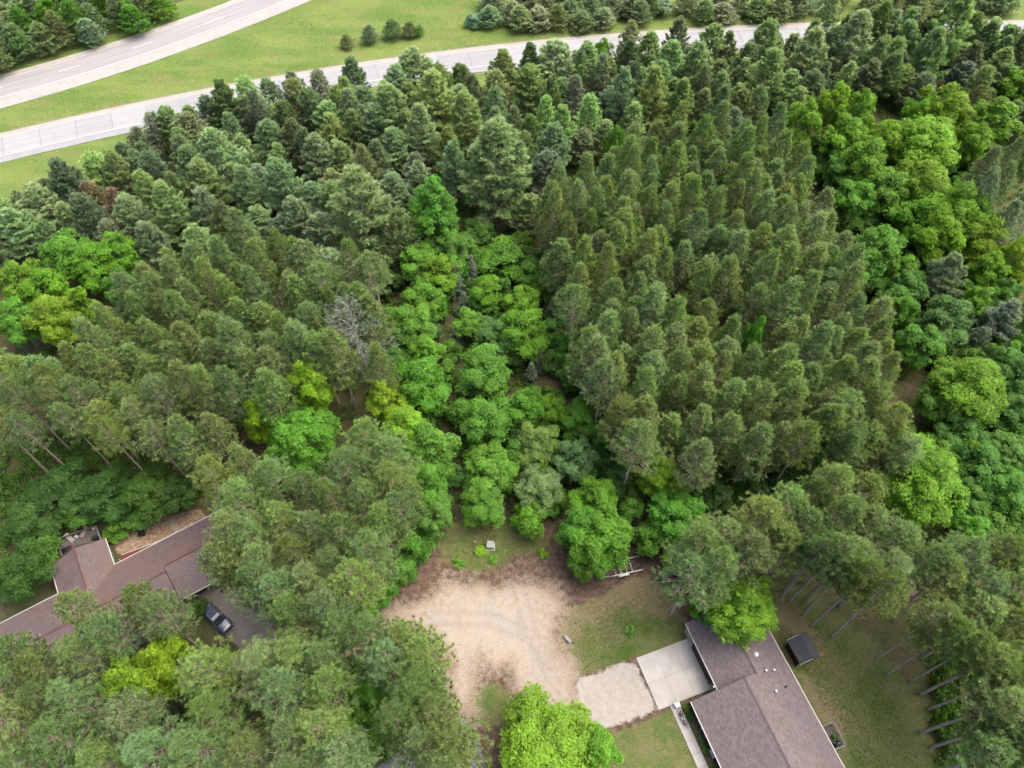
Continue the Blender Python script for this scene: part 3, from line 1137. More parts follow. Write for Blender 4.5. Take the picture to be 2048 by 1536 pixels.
e_top = fit([(0, 268), (164, 227), (308, 202), (444, 171), (581, 144), (700, 132), (845, 109), (1016, 85), (1187, 70), (1348, 58), (1553, 50), (2035, 41)], 3)


def curve_frame(f, x):
    y = f(x)
    s = f.deriv()(x)
    t = np.array([1.0, s]) / math.hypot(1, s)
    return np.array([x, y]), t, np.array([t[1], -t[0]])      # point, tangent, towards the camera


def strip(f, x0, x1, o0, o1, z, step=3.0, thick=None, attrs=False):
    """a ribbon that runs along curve f between offsets o0, o1 (towards the camera)"""
    m = max(1, int(math.ceil((x1 - x0) / step)))
    xs = np.linspace(x0, x1, m + 1)
    V, U, S = [], [], []
    for x in xs:
        p, t, nn = curve_frame(f, x)
        for o in (o0, o1):
            q = p + nn * o
            V.append((q[0], q[1], z))
            U.append(o)
            S.append(x)
    Fc = [(2 * i, 2 * i + 1, 2 * i + 3, 2 * i + 2) for i in range(m)]
    n0 = len(V)
    if thick:
        V += [(a, b, c - thick) for a, b, c in V]
        U += U
        S += S
        for i in range(m):
            Fc.append((2 * i, 2 * i + 2, n0 + 2 * i + 2, n0 + 2 * i))
            Fc.append((2 * i + 3, 2 * i + 1, n0 + 2 * i + 1, n0 + 2 * i + 3))
        Fc.append((1, 0, n0, n0 + 1))
        Fc.append((2 * m, 2 * m + 1, n0 + 2 * m + 1, n0 + 2 * m))
    return fast_mesh('strip', V, Fc, {'across': U, 'along': S} if attrs else None)


X0N, X1N = -150.0, 185.0
hw = obj('highway', strip(e_top, X0N, X1N, 0.15, 10.35, 0.035, 3.0, 0.06), None, MAT['joint'])
props(hw, kind='structure')
x = X0N
JX = P(45, 262)[0]
x = JX - 5 * 7.55
sl = []
while x < X1N:
    p, t, nn = curve_frame(e_top, x)
    dx = 7.55 * t[0]
    sl.append((x, x + dx))
    x += dx
for k, (a, b) in enumerate(sl):
    obj('slab', strip(e_top, a + 0.04, b - 0.04, 1.15, 8.45, 0.062, 1.6, 0.05, True), hw, MAT['worn_road'])
obj('shoulder', strip(e_top, X0N, X1N, 0.0, 1.12, 0.058, 3, 0.06), hw, MAT['shoulder'])
obj('shoulder', strip(e_top, X0N, X1N, 8.48, 10.6, 0.058, 3, 0.06), hw, MAT['road'])
obj('edge_line', strip(e_top, X0N, X1N, 1.3, 1.52, 0.067), hw, MAT['line_yellow'])
obj('edge_line', strip(e_top, X0N, X1N, 8.12, 8.36, 0.067), hw, MAT['line_white'])

f_top = fit([(0, 149), (154, 109), (342, 43), (468, 0)], 2)
hf = obj('far_highway', strip(f_top, -160, -20, 0.0, 13.9, 0.03, 3, 0.05), None, MAT['shoulder'])
props(hf, kind='structure')
obj('roadway', strip(f_top, -160, -20, 1.3, 9.9, 0.045, 2, 0.03, True), hf, MAT['far_road'])
obj('shoulder', strip(f_top, -160, -20, 10.0, 13.6, 0.045, 3, 0.03), hf, MAT['shoulder'])
obj('edge_line', strip(f_top, -160, -20, 1.75, 1.98, 0.052), hf, MAT['line_yellow'])
obj('edge_line', strip(f_top, -160, -20, 9.35, 9.62, 0.052), hf, MAT['line_white'])
xd = P(100, 151)[0] - 2 * 15.0
while xd < -25:
    obj('lane_dash', strip(f_top, xd, xd + 3.9, 5.55, 5.75, 0.052), hf, MAT['line_white'])
    xd += 14.3

# street at the bottom edge
st = MB()
street_ring = W([(938, 1441), (950, 1455), (961, 1490), (968, 1540), (966, 1620), (700, 1640), (720, 1560), (830, 1480), (900, 1445)])
st.prism(list(reversed(street_ring)), -0.1, 0.03)
props(st.build('street', MAT['asphalt']), kind='structure')
# left house driveway
dv = MB()
dv.prism(list(reversed(W([(392, 1192), (438, 1168), (478, 1172), (545, 1230), (600, 1300), (640, 1345), (600, 1380), (520, 1330), (450, 1270)]))), -0.1, 0.03)
dro = dv.build('driveway', MAT['brown_drive'])
props(dro, kind='structure')
j = MB()
j.beam((*P(478, 1285), 0.034), (*P(545, 1242), 0.034), 0.09, 0.01)
j.build('joint', MAT['joint'], dro)

# concrete pad in front of the right house: six slabs
pad = empty('concrete_pad', RF(-15.2, 27.8, 0))
props(pad, kind='structure')
for i in range(2):
    for k in range(3):
        m = MB()
        a0, a1 = [(-18.62, -15.2), (-15.2, -11.84)][i]
        b0 = 23.93 + 2.62 * k
        g = 0.016
        pts = [RF(a, b) - RF(-15.2, 27.8) for a, b in ((a0 + g, b0 + g), (a1 - g, b0 + g), (a1 - g, b0 + 2.62 - g), (a0 + g, b0 + 2.62 - g))]
        m.prism([(q.x, q.y) for q in pts], -0.1, 0.05 + 0.004 * ((i + k) % 2))
        m.build('slab', MAT['concrete'], pad)
wk = empty('front_walkway', RF(-5, 26, 0))
props(wk, kind='structure')
m = MB()
m.prism([(q.x, q.y) for q in [RF(a, b) - RF(-15.2, 27.8) for a, b in ((-18.6, 23.95), (-11.86, 23.95), (-11.86, 31.77), (-18.6, 31.77))]], -0.12, 0.035)
m.build('joint', MAT['brown_drive'], pad)
a = -11.8
while a < 8:
    m = MB()
    pts = [RF(q, b) - RF(-5, 26) for q, b in ((a + 0.012, 25.5), (a + 1.5 - 0.012, 25.5), (a + 1.5 - 0.012, 26.75), (a + 0.012, 26.75))]
    m.prism([(q.x, q.y) for q in pts], -0.1, 0.045)
    m.build('slab', MAT['concrete'], wk)
    a += 1.5

# ------------------------------------------------------------------ houses
def shingles(name, parent, o, along, up, length, slope, mat, exposure=0.15, tab=0.33, seed=0):
    """overlapping shingle tabs on one roof plane, from the eave corner o"""
    rng = np.random.default_rng(seed)
    along, up = Vector(along).normalized(), Vector(up).normalized()
    nrm = along.cross(up).normalized()
    if nrm.z < 0:
        nrm = -nrm
    A, U, N_ = np.array(along), np.array(up), np.array(nrm)
    o = np.array(o)
    V, Fc, T = [], [], []
    nc = int(slope / exposure)
    for c in range(nc):
        s = -((c * 0.37) % 1.0) * tab
        while s < length:
            s0, s1 = max(0, s), min(length, s + tab - 0.012)
            s += tab
            if s1 - s0 < 0.02:
                continue
            y0, y1 = c * exposure, min(slope, (c + 1) * exposure + 0.01)
            lift = 0.022 + rng.uniform(-0.003, 0.004)
            b = len(V)
            for ss, yy, hh in ((s0, y0, lift), (s1, y0, lift), (s1, y1, 0.006), (s0, y1, 0.006), (s0, y0, 0.0), (s1, y0, 0.0)):
                V.append(o + A * ss + U * yy + N_ * hh)
            T += [rng.uniform(0, 1)] * 6
            Fc += [(b, b + 1, b + 2, b + 3), (b + 4, b + 5, b + 1, b)]
    me = fast_mesh(name, V, Fc, {'tint': T})
    ob = obj(name, me, parent, mat)
    ob['kind'] = 'stuff'
    return ob


def slab_plane(mb, pts, th):
    """roof deck: quad extruded straight down"""
    pts = [Vector(p) for p in pts]
    lo = [p - Vector((0, 0, th)) for p in pts]
    mb.poly(pts + lo, [(0, 1, 2, 3), (7, 6, 5, 4), (0, 4, 5, 1), (1, 5, 6, 2), (2, 6, 7, 3), (3, 7, 4, 0)])


PIT = 1 / 3.0
EZ = 2.6
house = empty('ranch_house', RF(-6, 34, 0))
props(house, 'long brown shingled ranch house with attached garage beside the concrete pad', 'house')
house_o = house.location.copy()


def hpt(a, b, z):
    return RF(a, b, z) - house_o


def gable(a0, a1, bl, br, parent, seed):
    """roof with the ridge along a; bl / br are the eaves"""
    bm_ = (bl + br) / 2
    hz = EZ + (br - bl) / 2 * PIT
    deck = MB()
    slab_plane(deck, [hpt(a0, bl, EZ), hpt(a1, bl, EZ), hpt(a1, bm_, hz), hpt(a0, bm_, hz)], 0.16)
    slab_plane(deck, [hpt(a0, br, EZ), hpt(a0, bm_, hz), hpt(a1, bm_, hz), hpt(a1, br, EZ)], 0.162)
    r = deck.build('roof', MAT['dark_wood'], parent)
    sl_ = math.hypot((br - bl) / 2, hz - EZ)
    shingles('shingles', r, hpt(a0, bl, EZ), AX, hpt(a0, bm_, hz) - hpt(a0, bl, EZ), a1 - a0, sl_, MAT['roof_r'], 0.2, 0.4, seed=seed)
    shingles('shingles', r, hpt(a0, br, EZ), AX, hpt(a0, bm_, hz) - hpt(a0, br, EZ), a1 - a0, sl_, MAT['roof_r'], 0.2, 0.4, seed=seed + 1)
    cap = MB()
    a = a0
    while a < a1 - 0.05:
        e = min(a1, a + 0.3)
        zc = hz + 0.035
        for sgn in (-1, 1):
            cap.poly([hpt(a, bm_, zc), hpt(e - 0.01, bm_, zc - 0.01), hpt(e - 0.01, bm_ + sgn * 0.16, zc - 0.055), hpt(a, bm_ + sgn * 0.16, zc - 0.045)], [(0, 1, 2, 3) if sgn < 0 else (3, 2, 1, 0)])
        a = e
    cap.build('ridge_cap', MAT['roof_r_cap'], r)
    return r, bm_, hz


MAT['roof_r_cap'] = plain('ridge_shingle', (0.13, 0.105, 0.1), 0.7, 0.3, 0.25, 6)
MAT['roof_l_cap'] = plain('red_ridge_shingle', (0.17, 0.075, 0.06), 0.7, 0.3, 0.3, 6)
A_END = 9.0
walls = MB()


def hbox(mb, a0, a1, b0, b1, z0, z1):
    ring = [hpt(a0, b0, 0), hpt(a1, b0, 0), hpt(a1, b1, 0), hpt(a0, b1, 0)]
    mb.prism([(q.x, q.y) for q in ring], z0, z1)


hbox(walls, -19.6, -11.3, 31.5, 40.8, -0.1, EZ - 0.1)
hbox(walls, -11.29, A_END - 0.4, 27.76, 40.79, -0.1, EZ - 0.1)
# gable triangles
for a0, bl, br in ((-19.6, 31.35, 41.2), (-10.95, 27.53, 41.2)):
    bm_ = (bl + br) / 2
    hz = EZ + (br - bl) / 2 * PIT
    pts = [hpt(a0, bl + 0.5, EZ - 0.12), hpt(a0, br - 0.5, EZ - 0.12), hpt(a0, bm_, hz - 0.2)]
    pts += [p + Vector(AX) * 0.12 for p in pts]
    walls.poly(pts, [(0, 1, 2), (5, 4, 3), (0, 3, 4, 1), (1, 4, 5, 2), (2, 5, 3, 0)])
walls.build('wall', MAT['dark_wood'], house)
gable(-20.0, -11.0, 31.35, 41.2, house, 1)
gable(-11.1, A_END, 27.53, 41.203, house, 3)
for (a0, a1, b, sgn) in ((-20.0, -11.15, 31.35, -1), (-11.1, A_END, 27.53, -1), (-20.0, A_END, 41.2, 1)):
    g = MB()
    bb = b + sgn * 0.06
    hbox(g, a0, a1, bb - 0.06, bb + 0.06, EZ - 0.13, EZ - 0.005)
    g.build('gutter', MAT['gutter'] if sgn < 0 else MAT['gutter'], house)
for a0, bl, br in ((-20.02, 31.35, 41.2), (-11.12, 27.53, 41.2)):
    g = MB()
    bm_ = (bl + br) / 2
    hz = EZ + (br - bl) / 2 * PIT
    g.beam(hpt(a0, bl, EZ - 0.07), hpt(a0, bm_, hz - 0.07), 0.04, 0.17)
    if a0 < -15:
        g.beam(hpt(a0, br, EZ - 0.07), hpt(a0, bm_, hz - 0.07), 0.04, 0.17)
    g.build('rake_board', MAT['dark_wood'], house)
# garage door: four panels in a pale frame
door = MB()
hbox(door, -17.4, -12.5, 31.41, 31.498, 0.03, 2.3)
dob = door.build('garage_door', MAT['dark_wood'], house)
for k in range(4):
    for q in range(4):
        m = MB()
        a0 = -17.3 + q * 1.2
        hbox(m, a0 + 0.05, a0 + 1.13, 31.385, 31.407, 0.1 + k * 0.55, 0.58 + k * 0.55)
        m.build('panel', MAT['dark_wood'], dob)
m = MB()
hbox(m, -19.62, -17.55, 31.43, 31.496, 0.0, 2.42)
m.build('siding', MAT['cream'], house)
m = MB()
hbox(m, -12.35, -11.3, 31.43, 31.496, 0.0, 2.42)
m.build('siding', MAT['cream'], house)
m = MB()
hbox(m, -17.55, -12.35, 31.36, 31.48, 2.33, 2.45)
m.build('door_header', MAT['cream'], house)
# front windows and door on the house wall
for a0, w_, z0, z1, nm in ((-9.0, 2.0, 0.9, 2.1, 'window'), (-5.6, 1.0, 0.05, 2.1, 'door'), (-3.2, 2.4, 0.9, 2.1, 'window'), (1.0, 1.6, 0.9, 2.1, 'window')):
    m = MB()
    hbox(m, a0, a0 + w_, 27.69, 27.758, z0, z1)
    o = m.build(nm, MAT['white'], house)
    m = MB()
    if nm == 'window':
        for q in range(2):
            m = MB()
            hbox(m, a0 + 0.07 + q * w_ / 2, a0 + w_ / 2 - 0.07 + q * w_ / 2, 27.675, 27.688, z0 + 0.08, z1 - 0.08)
            m.build('pane', MAT['glass'], o)
    else:
        m.box(hpt(a0 + 0.85, 27.66, 1.0), (0.05, 0.05, 0.12))
        m.build('handle', MAT['metal'], o)
# roof vents
def on_right_slope(u, v):
    z = 3.5
    for _ in range(4):
        x_, y_ = P(u, v, z)
        b = x_ * BX.x + y_ * BX.y
        z = EZ + (41.2 - b) * PIT
    return Vector((x_, y_, z)) - house_o


for u, v, kind in ((1512, 1309, 'box'), (1531, 1342, 'pipe'), (1547, 1341, 'pipe'), (1551, 1383, 'pipe'), (1571, 1374, 'dark')):
    p = on_right_slope(u, v)
    m = MB()
    if kind == 'box':
        m.lathe((0, 0, -0.1), [(0.22, 0), (0.2, 0.2), (0.3, 0.22), (0.3, 0.27), (0.12, 0.36)], 12)
    else:
        m.lathe((0, 0, -0.1), [(0.2, 0), (0.1, 0.14), (0.09, 0.42), (0.15, 0.43), (0.15, 0.5), (0.03, 0.54)], 10)
    o = m.build('roof_vent', MAT['white'] if kind != 'dark' else MAT['dark_wood'], house, smooth=False)
    o.location = p

# back deck of the right house
dk = empty('back_deck', RF(-1, 42.2, 0))
props(dk, 'small grey railed deck on the back wall of the brown ranch house', 'deck')
dko = dk.location.copy()


def dpt(a, b):
    q = RF(a, b) - dko
    return (q.x, q.y)


DA0, DA1, DB0, DB1 = -3.35, -0.4, 41.0, 43.5
for k in range(20):
    b0 = DB0 + k * (DB1 - DB0) / 20
    m = MB()
    m.prism([dpt(DA0, b0 + 0.006), dpt(DA1, b0 + 0.006), dpt(DA1, b0 + 0.118), dpt(DA0, b0 + 0.118)], 0.34, 0.38)
    m.build('plank', MAT['deck'], dk)
for a0, a1, b0, b1 in ((DA0, DA0 + 0.16, DB0 + 0.3, DB1), (DA1 - 0.16, DA1, DB0 + 0.3, DB1), (DA0 + 0.162, DA1 - 0.162, DB1 - 0.16, DB1)):
    m = MB()
    m.prism([dpt(a0, b0), dpt(a1, b0), dpt(a1, b1), dpt(a0, b1)], 1.2, 1.27)
    m.build('rail', MAT['deck_grey'], dk)
for a_ in (DA0 + 0.08, (DA0 + DA1) / 2, DA1 - 0.08):
    for b_ in ((DB0 + 0.5, DB1 - 0.08) if abs(a_ - (DA0 + DA1) / 2) > 0.5 else (DB1 - 0.08,)):
        m = MB()
        q = RF(a_, b_) - dko
        m.box((q.x, q.y, 0.58), (0.09, 0.09, 1.24))
        m.build('post', MAT['deck_grey'], dk)
for k in range(16):
    for (a_, b_) in ((DA0 + 0.08, DB0 + 0.5 + k * 0.12), (DA1 - 0.08, DB0 + 0.5 + k * 0.12), (DA0 + 0.2 + k * 0.17, DB1 - 0.08)):
        pass
m = MB()
for k in range(17):
    for (a_, b_) in ((DA0 + 0.08, DB0 + 0.6 + k * 0.135), (DA1 - 0.08, DB0 + 0.6 + k * 0.135), (DA0 + 0.2 + k * 0.155, DB1 - 0.08)):
        q = RF(a_, b_) - dko
        m.box((q.x, q.y, 0.79), (0.03, 0.03, 0.81))
m.build('baluster', MAT['deck_grey'], dk)['kind'] = 'stuff'
# covered grill and potted plant on it
q = RF(-0.95, 42.75)
g = empty('covered_grill', (q.x, q.y, 0.385), 0.4)
props(g, 'dark teal covered grill on the small back deck of the ranch house', 'grill')
m = MB()
m.box((0, 0, 0.36), (0.95, 0.55, 0.72), taper=0.92)
m.build('cabinet', MAT['pot'], g, bevel=0.03)
m = MB()
m.lathe((0, 0, 0.725), [(0.38, 0), (0.36, 0.14), (0.24, 0.26), (0.05, 0.31)], 14)
o = m.build('lid', MAT['pot'], g, smooth=True)
o.scale = (1.15, 0.7, 1)
q = RF(-1.75, 42.85)
pp = empty('potted_plant', (q.x, q.y, 0.385))
props(pp, 'green potted plant beside the covered grill on the small deck', 'potted plant')
m = MB()
m.lathe((0, 0, 0), [(0.16, 0), (0.2, 0.2), (0.23, 0.32), (0.19, 0.32), (0.16, 0.28)], 12)
m.build('pot', MAT['pot'], pp)
rng = np.random.default_rng(5)
n_ = 160
d_ = unit(rng.normal(size=(n_, 3)) + np.array([0, 0, 0.6]))
V, Fc, at = leaves(d_ * rng.uniform(0.15, 0.4, (n_, 1)) + np.array([0, 0, 0.42]), d_ + rng.normal(0, 0.4, (n_, 3)), 0.14, rng, rng.uniform(0, 1, n_), rng.uniform(0, 0.8, n_))
o = obj('foliage', fast_mesh('pot_foliage', V, Fc, at), pp, MAT['leaf'])
o.color = (0.07, 0.19, 0.03, 1)

# shed
sh = empty('garden_shed', RF(-11.6, 43.7, 0))
props(sh, 'small dark red shed with charcoal gable roof behind the ranch house', 'shed')
sc_ = (Vector((*P(1608, 1296, 2.3), 0)))
sh.location = sc_
sh.scale = (1.14, 1.14, 1.08)
sh.rotation_euler = (0, 0, math.atan2(AX.y, AX.x))     # local x = along, y = across (BX direction is +90 deg)
m = MB()
m.box((0, 0, 0.95), (2.45, 2.15, 2.0))
m.poly([(-1.225, -1.05, 1.952), (-1.225, 1.05, 1.952), (-1.225, 0, 2.62), (1.225, -1.05, 1.952), (1.225, 1.05, 1.952), (1.225, 0, 2.62)], [(0, 2, 1), (3, 4, 5), (0, 3, 5, 2), (1, 2, 5, 4), (0, 1, 4, 3)])
m.build('wall', MAT['red_wood'], sh)
rf = MB()
slab_plane(rf, [(-1.4, -1.3, 1.95), (1.4, -1.3, 1.95), (1.4, 0, 2.78), (-1.4, 0, 2.78)], 0.07)
slab_plane(rf, [(-1.4, 1.3, 1.95), (-1.4, 0, 2.78), (1.4, 0, 2.78), (1.4, 1.3, 1.95)], 0.072)
r = rf.build('roof', MAT['black'], sh)
for sgn in (-1, 1):
    shingles('shingles', r, Vector((-1.4, sgn * 1.3, 1.95)), (1, 0, 0), (0, -sgn * 1.3, 0.83), 2.8, math.hypot(1.3, 0.83), MAT['roof_s'], seed=40 + sgn)
for sx in (-1.24, 1.24):
    for sy in (-1.09, 1.09):
        m = MB()
        m.box((sx, sy, 0.95), (0.09, 0.09, 1.98))
        m.build('corner_trim', MAT['white'], sh)
for sy in (-1, 1):
    for sx in (-1.43, 1.43):
        m = MB()
        m.beam((sx, sy * 1.3, 1.92), (sx, 0, 2.75), 0.05, 0.1)
        m.build('rake_board', MAT['white'] if sy < 0 else MAT['black'], sh)
m = MB()
m.box((1.26, 0, 0.9), (0.05, 1.1, 1.75))
dd_ = m.build('door', MAT['red_wood'], sh)
m = MB()
m.box((1.3, 0.4, 0.95), (0.05, 0.04, 0.16))
m.build('handle', MAT['metal'], dd_)
# orange boards by the shed
bp = Vector((*P(1638, 1313), 0.06))
for k, (cx0_, cy0_, L_, W_, a_, l_) in enumerate(((0, 0, 1.3, 0.28, 0.45, 'longer orange brown board lying on the grass at the shed door'), (0.05, 0.33, 1.0, 0.2, 0.3, 'shorter orange brown board beside the longer one at the shed door'))):
    bd = MB()
    bd.box((0, 0, 0), (L_, W_, 0.05), a_)
    o = bd.build('loose_board', MAT['orange_wood'], bevel=0.006)
    o.location = bp + Vector((cx0_, cy0_, 0))
    props(o, l_, 'board', 'loose boards at the shed')

# things along the front walk
q = RF(-12.35, 26.4)
cb_ = empty('white_bin', (*P(1353, 1412), 0.05), 0.35)
props(cb_, 'white square bin standing on the walkway corner by the garage', 'bin')
m = MB()
m.box((0, 0, 0.3), (0.62, 0.5, 0.6), taper=1.06)
m.build('body', MAT['white'], cb_, bevel=0.03)
m = MB()
m.box((0, 0, 0.64), (0.7, 0.58, 0.07))
m.build('lid', MAT['white'], cb_, bevel=0.02)
q = Vector((*P(1420, 1382), 0))
lb = empty('wall_lamp_post', (q.x, q.y, 0.05))
props(lb, 'pale downspout box at the corner of garage and house', 'downspout')
m = MB()
m.tube([(0, 0, 0), (0, 0, 2.3)], 0.05, 8)
m.build('pipe', MAT['gutter'], lb)
m = MB()
m.box((0, 0, 2.36), (0.3, 0.24, 0.2))
m.build('head', MAT['gutter'], lb, bevel=0.02)
lb.name = 'downspout'
flower_labels = ['flower pot with white and pink blooms nearest the white bin', 'middle flower pot of the three in the walkway bed', 'flower pot farthest from the white bin, among small plants']
for k, (u, v) in enumerate(((1361, 1428), (1364, 1438), (1370, 1447))):
    x_, y_ = P(u, v)
    fp = empty('flower_pot', (x_, y_, 0.04))
    props(fp, flower_labels[k], 'flower pot', 'flower pots on the front walk')
    m = MB()
    m.lathe((0, 0, 0), [(0.17, 0), (0.22, 0.18), (0.26, 0.3), (0.26, 0.34), (0.2, 0.34), (0.18, 0.28)], 12)
    m.build('pot', MAT['white'] if k == 1 else MAT['terracotta'], fp)
    n_ = 110
    d_ = unit(rng.normal(size=(n_, 3)) + np.array([0, 0, 0.9]))
    V, Fc, at = leaves(d_ * rng.uniform(0.12, 0.34, (n_, 1)) + np.array([0, 0, 0.4]), d_, 0.13, rng, rng.uniform(0, 1, n_), np.zeros(n_))
    o = obj('foliage', fast_mesh('flower_foliage', V, Fc, at), fp, MAT['leaf'])
    o.color = (0.06, 0.15, 0.03, 1)
    n_ = 34
    d_ = unit(rng.normal(size=(n_, 3)) + np.array([0, 0, 1.2]))
    V, Fc, at = leaves(d_ * rng.uniform(0.28, 0.4, (n_, 1)) + np.array([0, 0, 0.42]), d_, 0.13, rng, rng.uniform(0, 1, n_), np.zeros(n_))
    obj('blossoms', fast_mesh('blossoms', V, Fc, at), fp, MAT['pink'] if k != 1 else MAT['white'])
bed_pl = [(-10.9, 27.35, 0.55, 'mid', 'low dark green bush at the house corner beside the white bin'), (-9.8, 27.4, 0.6, 'dark', 'dark green bush in the front bed behind the flower pots'),
          (-7.2, 27.3, 0.35, 'blue', 'small blue green plant in the narrow front bed'), (-5.8, 27.3, 0.5, 'mid', 'rounded green plant midway down the narrow front bed'),
          (-3.6, 27.3, 0.45, 'blue', 'spreading plant low in the front bed near the picture edge'), (-2.4, 27.35, 0.5, 'silver', 'pale leafed plant at the near end of the front bed')]
for a_, b_, r_, c_, l_ in bed_pl:
    q = RF(a_, b_)
    tree('bedding_plant', 'shrub', q.x, q.y, r_ * 1.1, r_, c_, l_, 'plant', 'plants in the front bed')
BASES.clear()

# ---------------------------------------------------------------- left house
lh = empty('woodland_house', LF(-26, 55, 0))
props(lh, 'red brown shingled house half hidden by pines, needle litter on its roof', 'house')
lho = lh.location.copy()


def lpt(c, n, z=0.0):
    return LF(c, n, z) - lho


def lbox(mb, c0, c1, n0, n1, z0, z1):
    mb.prism([(q.x, q.y) for q in (lpt(c0, n0), lpt(c1, n0), lpt(c1, n1), lpt(c0, n1))], z0, z1)


LP_ = 0.34


def lgable(c0, c1, n0, n1, seed, cap=True, ez=EZ):
    nm_ = (n0 + n1) / 2
    hz = ez + (n1 - n0) / 2 * LP_
    d = MB()
    slab_plane(d, [lpt(c0, n0, ez), lpt(c1, n0, ez), lpt(c1, nm_, hz), lpt(c0, nm_, hz)], 0.16)
    slab_plane(d, [lpt(c0, n1, ez), lpt(c0, nm_, hz), lpt(c1, nm_, hz), lpt(c1, n1, ez)], 0.162)
    r = d.build('roof', MAT['dark_wood'], lh)
    s_ = math.hypot((n1 - n0) / 2, hz - ez)
    shingles('shingles', r, lpt(c0, n0, ez), CX, lpt(c0, nm_, hz) - lpt(c0, n0, ez), c1 - c0, s_, MAT['roof_l'], seed=seed)
    shingles('shingles', r, lpt(c0, n1, ez), CX, lpt(c0, nm_, hz) - lpt(c0, n1, ez), c1 - c0, s_, MAT['roof_l'], seed=seed + 1)
    m = MB()
    m.beam(lpt(c0, nm_, hz + 0.02), lpt(c1, nm_, hz + 0.02), 0.26, 0.06)
    m.build('ridge_cap', MAT['roof_l_cap'], r)
    return r


lgable(-41.0, -20.0, 49.2, 61.0, 60)
lgable(-20.05, -10.6, 51.3, 61.003, 62, ez=EZ + 0.004)
# rear wing, ridge along n
wc0, wc1, wn1 = -33.5, -26.1, 65.6
wm = (wc0 + wc1) / 2
whz = EZ + (wc1 - wc0) / 2 * LP_
d = MB()
wn0 = 57.2
slab_plane(d, [lpt(wc0, wn0, EZ), lpt(wm, wn0, whz), lpt(wm, wn1 + 0.5, whz), lpt(wc0, wn1, EZ)], 0.15)
slab_plane(d, [lpt(wc1, wn0, EZ), lpt(wc1, wn1, EZ), lpt(wm, wn1 + 0.5, whz), lpt(wm, wn0, whz)], 0.152)
rw = d.build('roof', MAT['dark_wood'], lh)
ws_ = math.hypot((wc1 - wc0) / 2, whz - EZ)
shingles('shingles', rw, lpt(wc0, wn0, EZ), NX, lpt(wm, wn0, whz) - lpt(wc0, wn0, EZ), wn1 - wn0, ws_, MAT['roof_l'], seed=66)
shingles('shingles', rw, lpt(wc1, wn0, EZ), NX, lpt(wm, wn0, whz) - lpt(wc1, wn0, EZ), wn1 - wn0, ws_, MAT['roof_l'], seed=67)
m = MB()
m.beam(lpt(wm, 59, whz + 0.02), lpt(wm, wn1 + 0.5, whz + 0.02), 0.24, 0.06)
m.build('ridge_cap', MAT['roof_l_cap'], rw)
w_ = MB()
lbox(w_, -40.5, -20.0, 49.6, 60.6, -0.1, EZ - 0.1)
lbox(w_, -19.99, -11.0, 52.6, 60.59, -0.1, EZ - 0.1)
lbox(w_, wc0 + 0.4, wc1 - 0.4, 60.62, wn1 - 0.4, -0.1, EZ - 0.1)
w_.build('wall', MAT['green_siding'], lh)
for c0, c1, n in ((-41.0, -33.5, 61.06), (-26.1, -10.6, 61.06), (-20.0, -10.6, 51.24)):
    m = MB()
    lbox(m, c0, c1, n - 0.055, n + 0.055, EZ - 0.12, EZ + 0.0)
    m.build('gutter', MAT['white'], lh)
for c, n0, n1 in ((wc0 - 0.06, 61.2, wn1), (wc1 + 0.06, 61.2, wn1)):
    m = MB()
    lbox(m, c - 0.06, c + 0.06, n0, n1, EZ - 0.12, EZ + 0.0)
    m.build('gutter', MAT['white'], lh)
m = MB()
m.tube([lpt(-25.3, 61.5, 0.0), lpt(-25.3, 61.5, 2.5)], 0.05, 6)
m.build('downspout', MAT['white'], lh)
# garage front: grey green wall with door
m = MB()
lbox(m, -18.3, -12.2, 52.5, 52.597, 0.0, 2.3)
gd = m.build('garage_door', MAT['green_siding'], lh)
for k in range(4):
    for q_ in range(5):
        m = MB()
        lbox(m, -18.2 + q_ * 1.2, -17.2 + q_ * 1.2, 52.475, 52.497, 0.08 + 0.56 * k, 0.56 + 0.56 * k)
        m.build('panel', MAT['grey_box'], gd)
for c, n in ((-30.0, 56.6), (-36.2, 55.5)):
    m = MB()
    z_ = EZ + min(n - 49.2, 61 - n) * LP_
    m.lathe(tuple(lpt(c, n, z_ - 0.1)), [(0.16, 0), (0.09, 0.12), (0.08, 0.4), (0.12, 0.41), (0.12, 0.47), (0.02, 0.5)], 9)
    m.build('roof_vent', MAT['white'], lh)
# pale skylights on the slope below the pines
for u, v in ((160, 1281), (224, 1252)):
    z_ = 4.0
    for _ in range(4):
        x_, y_ = P(u, v, z_)
        n = x_ * NX.x + y_ * NX.y
        z_ = EZ + max(0, (n - 49.2)) * LP_
    m = MB()
    m.box((0, 0, 0.02), (1.0, 1.2, 0.16))
    o = m.build('skylight', MAT['white'], lh)
    o.location = Vector((x_, y_, z_ + 0.05)) - lho
    o.rotation_euler = (math.atan(LP_), 0, math.atan2(CX.y, CX.x))
    m = MB()
    m.box((0, 0, 0.12), (0.85, 1.05, 0.06))
    o2 = m.build('pane', MAT['teal_film'], o)
# rust red trim boards beside the rear wing
m = MB()
m.beam(lpt(-25.4, 62.5, 0.9), lpt(-20.2, 61.6, 0.9), 0.9, 0.08)
m.build('porch_roof', MAT['red_brick'], lh)
m = MB()
m.beam(lpt(-25.3, 63.0, 0.97), lpt(-20.1, 62.1, 0.97), 0.07, 0.07)
m.build('porch_rail', MAT['white'], lh)
m = MB()
lbox(m, -25.2, -20.4, 61.6, 62.2, -0.1, 0.8)
m.build('porch_base', MAT['red_brick'], lh)

